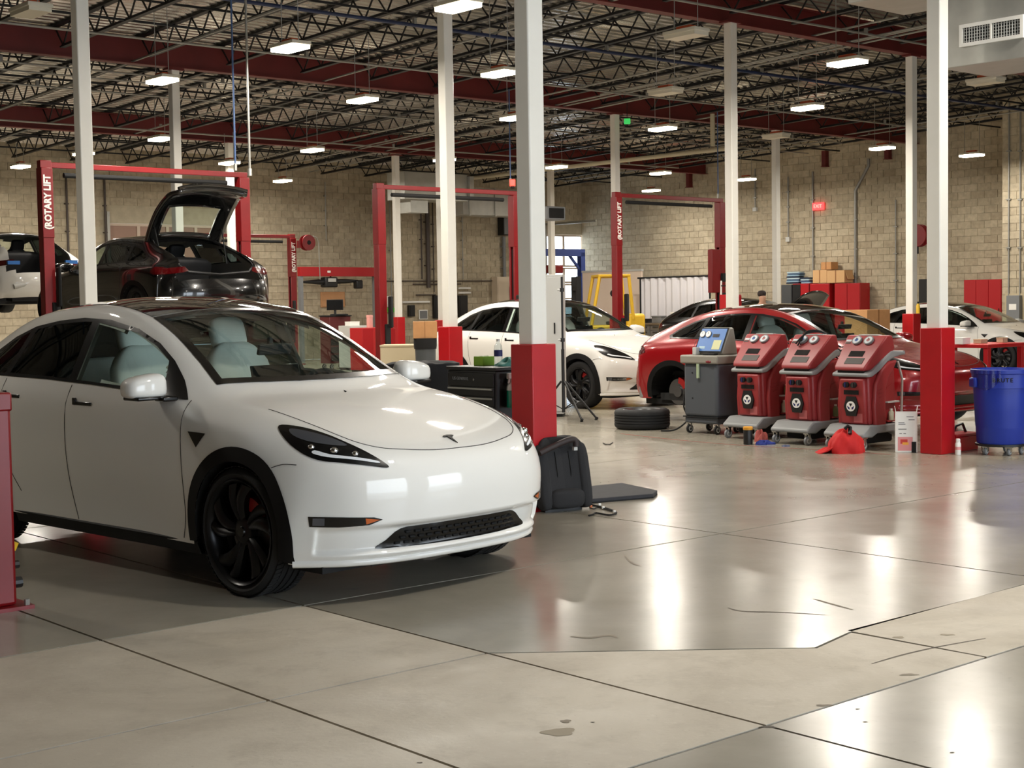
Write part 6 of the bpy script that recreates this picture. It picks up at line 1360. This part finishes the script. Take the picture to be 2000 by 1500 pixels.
bplate(755, 763, 578, 600, 'white soap dispenser on the back wall with a green bottle below', M_PAPER, 'dispenser', cat='dispenser'); bplate(753, 768, 601, 610, 'bright green bottle shelf on the back wall', mat('bright_green', srgb(80, 190, 60), .5), 'wall_shelf', cat='shelf'); bplate(962, 1000, 541, 620, 'pale wall cabinet on the back wall by the door operator', mat('cabinet_pale', srgb(206, 190, 168), .6), 'wall_cabinet', .3); bplate(985, 998, 560, 582, 'small grey switch box on the pale wall cabinet', M_GREY, 'switch_box', .42)
bplate(628, 675, 570, 600, 'tan notice board on the back wall behind the monitor', mat('board_tan', srgb(190, 142, 100), .8), 'notice_board', .03, cat='board')
r = bplate(976, 992, 425, 460, 'black door operator motor on the back wall', M_BLACK, 'door_operator', .3, M_GREY, 'motor'); bpipe(984, 462, 545, 'grey conduit dropping from the door operator', M_GREY, .06, .12)
# red beam with the black axle below it
p0 = at(583, 42.6); p1 = at(733, 44.6); w = (p1 - p0).length; rz = atan2(p1.y - p0.y, p1.x - p0.x); zb, zt = wz(540, 43.6, 658), wz(522, 43.6, 658); r = thing('rack_beam', 'red steel rack beam on posts before the back wall', 'rack', p0, rz)
MB().b2((0, -.08, zb), (w, .08, zt)).obj('beam', M_CABR, r, bevel=.008)
for x in (.05, w - .05): MB().b2((x - .05, -.06, 0), (x + .05, .06, zb)).obj('post', M_GREY, r)
MB().b2((w * .34, -.085, (zb + zt) / 2 - .03), (w * .38, -.08, (zb + zt) / 2 + .03)).obj('decal', M_PAPER, r)
r = thing('axle_beam', 'black axle assembly hanging under the red rack beam', 'axle', p0, rz); zz = zb - .16
MB().tube([(.12, 0, zz), (w * .30, 0, zz), (w * .62, 0, zz + .02), (w * .76, 0, zz + .03)], [.03, .09, .06, .03], 8).obj('axle_tube', M_BLACK, r, smooth=50); MB().b2((w * .30, -.14, zz - .16), (w * .46, .14, zz + .14)).obj('differential', M_BLACK, r, bevel=.04); MB().b2((w * .33, -.15, zz + .0), (w * .43, -.14, zz + .1)).obj('maker_plate', M_LGREY, r); MB().b2((w * .72, -.1, zz - .2), (w * .80, .1, zz + .05)).obj('axle_end', M_BLACK, r, bevel=.03); MB().cyl((w * .40, 0, zz + .1), (w * .40, 0, zb), .03, n=6).obj('hanger', M_DARK, r)
# computer cart, tool cabinets, clutter
p = at(652, 37.5); zc = wz(618, 37.5, 652); r = thing('computer_cart', 'dark red tool cart under the black monitor', 'cart', p, YAW_A); MB().b2((-.32, -.22, .14), (.32, .22, zc)).obj('cart_body', mat('cart_maroon', srgb(84, 22, 24), .5), r, bevel=.01); MB().b2((-.34, -.24, zc), (.34, .24, zc + .03)).obj('cart_top', M_DARK, r)
for k in range(4): MB().b2((-.3, -.235, .2 + k * .2), (.3, -.22, .36 + k * .2)).obj('drawer', M_DARK, r, bevel=.004)
for x in (-.25, .25):
    for y in (-.17, .17): caster(r, x, y, .06, wheel=M_RUBBER, top=.15)
zm = wz(585, 37.5, 652); r = thing('monitor', 'black computer monitor on a stand above the dark red cart', 'monitor', (p.x, p.y, zc + .03), 0); hh = zm - zc - .03; MB().b2((-.21, -.02, hh - .27), (.21, .02, hh)).obj('screen_case', M_BLACK, r, bevel=.008); MB().b2((-.195, -.024, hh - .255), (.195, -.02, hh - .015)).obj('screen', M_SCREEN, r); MB().b2((-.03, 0, .02), (.03, .03, hh - .2)).b2((-.12, -.08, 0), (.12, .1, .02)).obj('stand', M_BLACK, r)
r = thing('keyboard', 'dark keyboard and mouse tray on the dark red cart', 'keyboard', at(660, 37.3, zc + .031), .2); MB().b2((-.22, -.07, 0), (.22, .07, .025)).obj('key_tray', M_DARK, r, bevel=.005); MB().b2((-.2, -.055, .025), (.2, .055, .032)).obj('keys', M_BLACK, r)
cabinet(682, 712, 636, 36.5, 'light grey drawer cabinet on the floor by the dark red cart', M_LGREY, 'drawer_cabinet', .5, 1); cabinet(706, 752, 640, 35.0, 'red work cart with black shelf behind the plain lift post', M_CABR, 'work_cart', .5, 2); cabinet(752, 768, 640, 33.0, 'narrow red tool cabinet beside the plain lift post', M_CABR, 'tool_cabinet', .5, 1)
small_box(688, 632, 36.6, (.30, .2, .10), M_PAPER, 'white parts tray on the light grey drawer cabinet', 'parts_tray', zb=wz(636, 36.5, 697)); small_box(722, 626, 35.2, (.10, .12, .30), mat('pink_box', srgb(220, 160, 150), .7), 'pink carton on the red work cart', 'carton', zb=wz(640, 35.0, 729)); small_box(742, 636, 35.2, (.16, .12, .10), M_DARK, 'black tool case on the red work cart', 'tool_case', zb=wz(640, 35, 729))
p = at(1690, 27.5); zt = wz(605, 27.5, 1690); r = thing('carton', 'large plain brown carton behind the red sedan', 'box', p, YAW_A); MB().b2((-.3, -.25, 0), (.42, .25, zt)).obj('carton_body', M_CARD, r, bevel=.006); MB().b2((.04, -.252, 0), (.08, .252, zt + .002)).obj('tape', mat('tape_brown', srgb(150, 104, 64), .5), r)
# small red cabinet and ladder near the lift with the control box
cabinet(1432, 1448, 575, 31.2, 'slim red cabinet beside the white column and the ladder', M_CABR, 'tool_cabinet', .4, 1)
r = thing('ladder', 'white step ladder leaning by the lift control box', 'ladder', at(1417, 32.6), radians(-20)); zt = wz(548, 32.6, 1417)
for x in (-.12, .12): MB().tube([(x, -.1, 0), (x, .1, zt)], .02, 6).obj('rail', M_PAPER, r)
for k in range(8): t = (k + .5) / 8; MB().b2((-.12, -.1 + .2 * t - .02, zt * t), (.12, -.1 + .2 * t + .03, zt * t + .025)).obj('rung', M_DARK, r)
# fire extinguisher bottle on the column guard
p = at(1793, 27.6, 1.27); r = thing('bottle', 'yellow bottle standing on the red column guard by the white sedan', 'bottle', p); MB().lathe([(.001, 0), (.035, 0), (.036, .14), (.015, .19)], 16).obj('bottle_body', M_YEL, r, smooth=50); MB().lathe([(.018, .18), (.018, .22), (.001, .22)], 10).obj('cap', M_DARK, r)
# technician standing behind the cars
p = at(1488, 33.0); zt = wz(571, 33.0, 1488); r = thing('person', 'person with short dark hair standing behind the black car', 'person', p, radians(200)); s_ = zt / 1.75
me = bpy.data.meshes.new('person_body'); V = [(0, 0, .95), (0, 0, 1.15), (0, 0, 1.38), (0, 0, 1.50), (0, .02, 1.60), (0, .02, 1.70), (.19, 0, 1.42), (.26, .02, 1.15), (.22, .2, .98), (-.19, 0, 1.42), (-.26, .02, 1.15), (-.22, .2, .98), (.10, 0, .90), (.11, .02, .5), (.11, -.02, .08), (.11, .12, .04), (-.10, 0, .90), (-.11, .02, .5), (-.11, -.02, .08), (-.11, .12, .04)]
E_ = [(0, 1), (1, 2), (2, 3), (3, 4), (4, 5), (2, 6), (6, 7), (7, 8), (2, 9), (9, 10), (10, 11), (0, 12), (12, 13), (13, 14), (14, 15), (0, 16), (16, 17), (17, 18), (18, 19)]
Rr = [.15, .14, .16, .06, .085, .08, .065, .05, .04, .065, .05, .04, .09, .065, .045, .04, .09, .065, .045, .04]
me.from_pydata([tuple(c * s_ for c in v) for v in V], E_, []); o = bpy.data.objects.new('person_body', me); COL.objects.link(o); o.parent = r
sk = o.modifiers.new('skin', 'SKIN'); o.modifiers.new('sub', 'SUBSURF').levels = 1; o.modifiers['sub'].render_levels = 2
for i, k in enumerate(Rr): me.skin_vertices[0].data[i].radius = (k * s_, k * s_)
me.skin_vertices[0].data[0].use_root = True
mp = bpy.data.materials.new('skin_and_overalls'); mp.use_nodes = True; nt = mp.node_tree; g = nt.nodes.new('ShaderNodeTexCoord'); sp = nt.nodes.new('ShaderNodeSeparateXYZ'); cr = nt.nodes.new('ShaderNodeValToRGB'); dv = nt.nodes.new('ShaderNodeMath'); dv.operation = 'GREATER_THAN'; dv.inputs[1].default_value = 1.47 * s_
nt.links.new(g.outputs['Object'], sp.inputs[0]); nt.links.new(sp.outputs['Z'], dv.inputs[0]); nt.links.new(dv.outputs[0], cr.inputs[0]); cr.color_ramp.elements[0].color = (*srgb(40, 40, 46), 1); cr.color_ramp.elements[1].color = (*srgb(196, 150, 124), 1); nt.links.new(cr.outputs[0], nt.nodes['Principled BSDF'].inputs['Base Color']); me.materials.append(mp)
super_el((0, -.015 * s_, 1.72 * s_), (.088 * s_, .10 * s_, .075 * s_), .8, .8, 18, 12).obj('hair', mat('dark_hair', srgb(40, 26, 22), .7), r, smooth=80)
# ------------------------------------------------------------------ ceiling services: ducts, pipes, hoses
def jz(b): return deck_z(b) - JD - .04                        # just under the joists
def run_b(px, py, z, b0, b1, label, rad=.03, m=None, name='pipe_run', low=False):      # pipe along b, strapped under the joists
    zz = z if low else 6.0
    for _ in range(6):
        p = PZ(px, py, zz); bq = (p - OR).dot(BX)
        if not low: zz = jz(bq) - rad
    a = (p - OR).dot(AX); f = (lambda b: zz) if low else (lambda b: jz(b) - rad); s0, s1 = AB(a, b0, f(b0)), AB(a, b1, f(b1)); r = MB().tube([(0, 0, 0), tuple(s1 - s0)], rad, 8).obj('conduit_pipe', m or M_CONDUIT, ceiling, smooth=50, loc=s0); r['label'] = label; d = s1 - s0; n = max(2, int(d.length / 4.0))
    for k in range(n):
        q = d * ((k + .5) / n); bb = b0 + (b1 - b0) * (k + .5) / n
        if low: MB().tube([tuple(q), tuple(q + Vector((0, 0, deck_z(bb) - (s0.z + q.z))))], .005, 4).obj('hanger_rod', M_STEEL, r)
        else: MB().box(tuple(q + Vector((0, 0, rad))), (.05, .05, rad * 2 + .03), rz=YAW_A).obj('strap', M_CONDUIT, r)
    return r
def run_a(px, py, z, a0, a1, label, rad=.03, m=None, name='pipe_run'):
    zz = 6.0
    for _ in range(6): p = PZ(px, py, zz); b = (p - OR).dot(BX); zz = jz(b) - rad - .05
    s0, s1 = AB(a0, b, zz), AB(a1, b, zz); r = MB().tube([(0, 0, 0), tuple(s1 - s0)], rad, 8).obj('conduit_pipe', m or M_CONDUIT, ceiling, smooth=50, loc=s0); r['label'] = label; d = s1 - s0; n = max(2, int(d.length / 4.0))
    for k in range(n): q = d * ((k + .5) / n); MB().box(tuple(q + Vector((0, 0, rad + .03))), (.05, .05, .10), rz=YAW_A).obj('strap', M_CONDUIT, r)
    return r
M_BLU = mat('blue_pipe', srgb(24, 38, 72), .5)
run_b(1100, 440, 4.7, 18, 28, 'far thin conduit along the joists') if False else None
run_b(1290, 305, 5.2, (PZ(1392, 285, 5.2) - OR).dot(BX), 26, 'pale insulated pipe running under the joists towards the far corner', .055, mat('pale_pipe', srgb(196, 186, 160), .5), low=True)
run_b(1260, 330, 4.75, 8, 27, 'thin conduit hung just below the pale insulated pipe', .016)
run_b(820, 240, 5.0, 6, 27, 'pair of conduits under the joists above the plain lift, upper one', .019); run_b(840, 262, 4.85, 6, 27, 'pair of conduits under the joists above the plain lift, lower one', .019)
run_b(640, 318, 4.6, 12, 28, 'conduit running to the wall above the far lift', .019); run_b(560, 345, 4.4, 16, 28, 'lowest thin conduit running to the wall above the hose reel', .016)
run_b(500, 195, 5.2, 0, 24, 'conduit along the joists over the raised tailgate', .019); run_b(300, 105, 5.3, -3, 24, 'conduit along the joists over the lettered lift', .019)
run_b(1300, 160, 5.3, -3, 24, 'conduit along the joists beside the unlit lights', .019); run_b(1600, 190, 5.3, -3, 20, 'conduit under the girders above the red machines', .019); run_b(1640, 85, 5.5, -4, 14, 'conduit crossing the girder above the right columns', .019)
run_b(1640, 265, 4.95, 0, 20, 'conduit leading to the lights above the long wall', .016)
run_a(830, 52, 5.75, -8, 26, 'dark blue air main crossing the joists', .032, M_BLU); run_a(500, 168, 5.55, -8, 26, 'double sprinkler line crossing under the joists, first pipe', .016); run_a(500, 182, 5.5, -8, 26, 'double sprinkler line crossing under the joists, second pipe', .016)
run_a(450, 95, 5.75, -8, 26, 'slim conduit fixed along the red girder', .02); run_a(1600, 50, 5.9, 2, 26, 'slim conduit fixed along the nearer red girder', .02); run_a(620, 278, 5.3, -4, 26, 'slim conduit fixed along the far red girder', .02)
run_a(1300, 118, 5.6, 2, 27, 'slim pipe crossing below the unlit lights', .016); run_a(760, 228, 5.4, 2, 27, 'double grey line crossing the far bay', .016)
_e = PZ(1392, 285, 5.2); MB().tube([(0, 0, 0), (0, 0, deck_z((_e - OR).dot(BX)) - JD - 5.2)], .055, 8).obj('pipe_riser', mat('pale_pipe', srgb(196, 186, 160), .5), ceiling, smooth=50, loc=_e)
# rectangular duct with a supply grille
p = PD(1885, 70, 15.0); r = thing('air_duct', 'galvanised air duct with a white supply grille hanging by the right column', 'duct', p, YAW_B + pi)
z0 = -.30
MB().b2((-.25, 0.0, z0), (2.6, .9, .55)).obj('duct_box', M_GALV, r, bevel=.01); MB().b2((-1.6, .25, .60), (2.6, 1.3, 1.15)).obj('trunk_duct', M_GALV, r, bevel=.01)
g = MB().b2((-.05, -.03, -.11), (.65, 0, -.075)).b2((-.05, -.03, .075), (.65, 0, .11)).b2((-.05, -.03, -.075), (-.015, 0, .075)).b2((.615, -.03, -.075), (.65, 0, .075)).b2((.29, -.03, -.075), (.31, 0, .075)).obj('grille_frame', M_PAPER, r)
MB().b2((-.015, -.012, -.075), (.615, -.004, .075)).obj('grille_back', M_DARK, r)
for k in range(21): x = -.005 + k * .0295; MB().b2((x, -.022, -.075), (x + .007, -.014, .075)).obj('grille_blade', M_LGREY, r)
for k in range(5): MB().b2((-.015, -.018, -.062 + k * .03), (.615, -.012, -.057 + k * .03)).obj('grille_blade', M_LGREY, r)
for x in (-.1, 1.2): MB().tube([(x, .45, .55), (x, .45, 2.2)], .008, 4).obj('hanger_rod', M_CONDUIT, r)
# far grey duct near the back wall
p = at(810, 41.0, 4.45); r = thing('air_duct', 'grey rectangular duct hung before the back wall pipes', 'duct', p, YAW_A)
MB().b2((-.6, -.4, 0), (1.6, .4, .75)).obj('duct_box', M_GALV, r, bevel=.01); MB().b2((-.3, -.25, -.35), (.3, .25, 0)).obj('duct_drop', M_GALV, r); MB().b2((1.6, -.5, .05), (1.75, .5, .7)).obj('duct_flange', M_GALV, r)
p = at(945, 44.5, 4.2); r = thing('air_duct', 'long pale duct under the roof near the far corner', 'duct', p, YAW_A); MB().b2((-1.0, -.3, 0), (2.2, .3, .8)).obj('duct_box', M_GALV, r, bevel=.01)
for k in range(3): MB().b2((-.8 + k * 1.0, -.33, -.02), (-.74 + k * 1.0, .33, .82)).obj('duct_seam', M_GALV, r)
p = at(1075, 33.5, wz(420, 33.5, 1075)); r = thing('unit_heater', 'grey box heater fixed on a far column', 'heater', p, YAW_A); MB().b2((-.28, -.22, -.12), (.28, .22, .18)).obj('heater_case', M_GREY, r, bevel=.02); MB().b2((-.22, -.235, -.08), (.22, -.22, .14)).obj('louvre', M_DARK, r)
# hanging air hoses and drops
def drop(px, y0, y1, dep, label, m, rad=.012):
    a, b_ = PD(px, y0, dep), PD(px, y1, dep); b_.x = a.x; r = thing('air_hose', label, 'hose', b_, 0); L = a.z - b_.z; top = deck_z((b_ - OR).dot(BX)) - JD - b_.z
    MB().cyl((0, 0, 0), (0, 0, top), rad, n=8).obj('hose', m, r, smooth=50); MB().cyl((0, 0, -.06), (0, 0, .04), rad * 1.8, n=8).obj('coupling', M_GALV, r)
M_HB = mat('hose_blue', srgb(70, 96, 140), .5)
drop(453, 70, 325, 21.0, 'blue air hose hanging down over the raised tailgate', M_HB, .014); drop(480, 20, 335, 20.6, 'grey pipe drop hanging beside the blue hose over the tailgate', M_CONDUIT, .016); drop(994, 170, 352, 30.6, 'blue air hose hanging to the crossbar of the plain lift', M_HB, .013); drop(1401, 200, 382, 34.8, 'blue air hose hanging by the lift with the control box', M_HB, .013)
# warning light on the plain lift
p = at(1003, 30.3, wz(358, 30.3, 1003)); r = thing('beacon', 'small red beacon above the crossbar of the plain lift', 'light', p); MB().b2((-.06, -.06, -.06), (.06, .06, .08)).obj('beacon_lens', mat('beacon_red', srgb(236, 50, 40), .4, emit=(1, .08, .05), es=1.2), r, bevel=.015); MB().cyl((0, 0, -.1), (0, 0, -.06), .04, n=10).obj('beacon_base', M_DARK, r)
p = at(1228, 33.5, wz(237, 33.5, 1228)); r = thing('exit_light', 'small green light under the joists by a column top', 'light', p); MB().b2((-.07, -.04, -.06), (.07, .04, .06)).obj('lens', mat('green_light', srgb(30, 140, 50), .4, emit=(.05, .6, .12), es=.6), r, bevel=.01); MB().cyl((0, 0, .06), (0, 0, .5), .008, n=6).obj('stem', M_DARK, r)
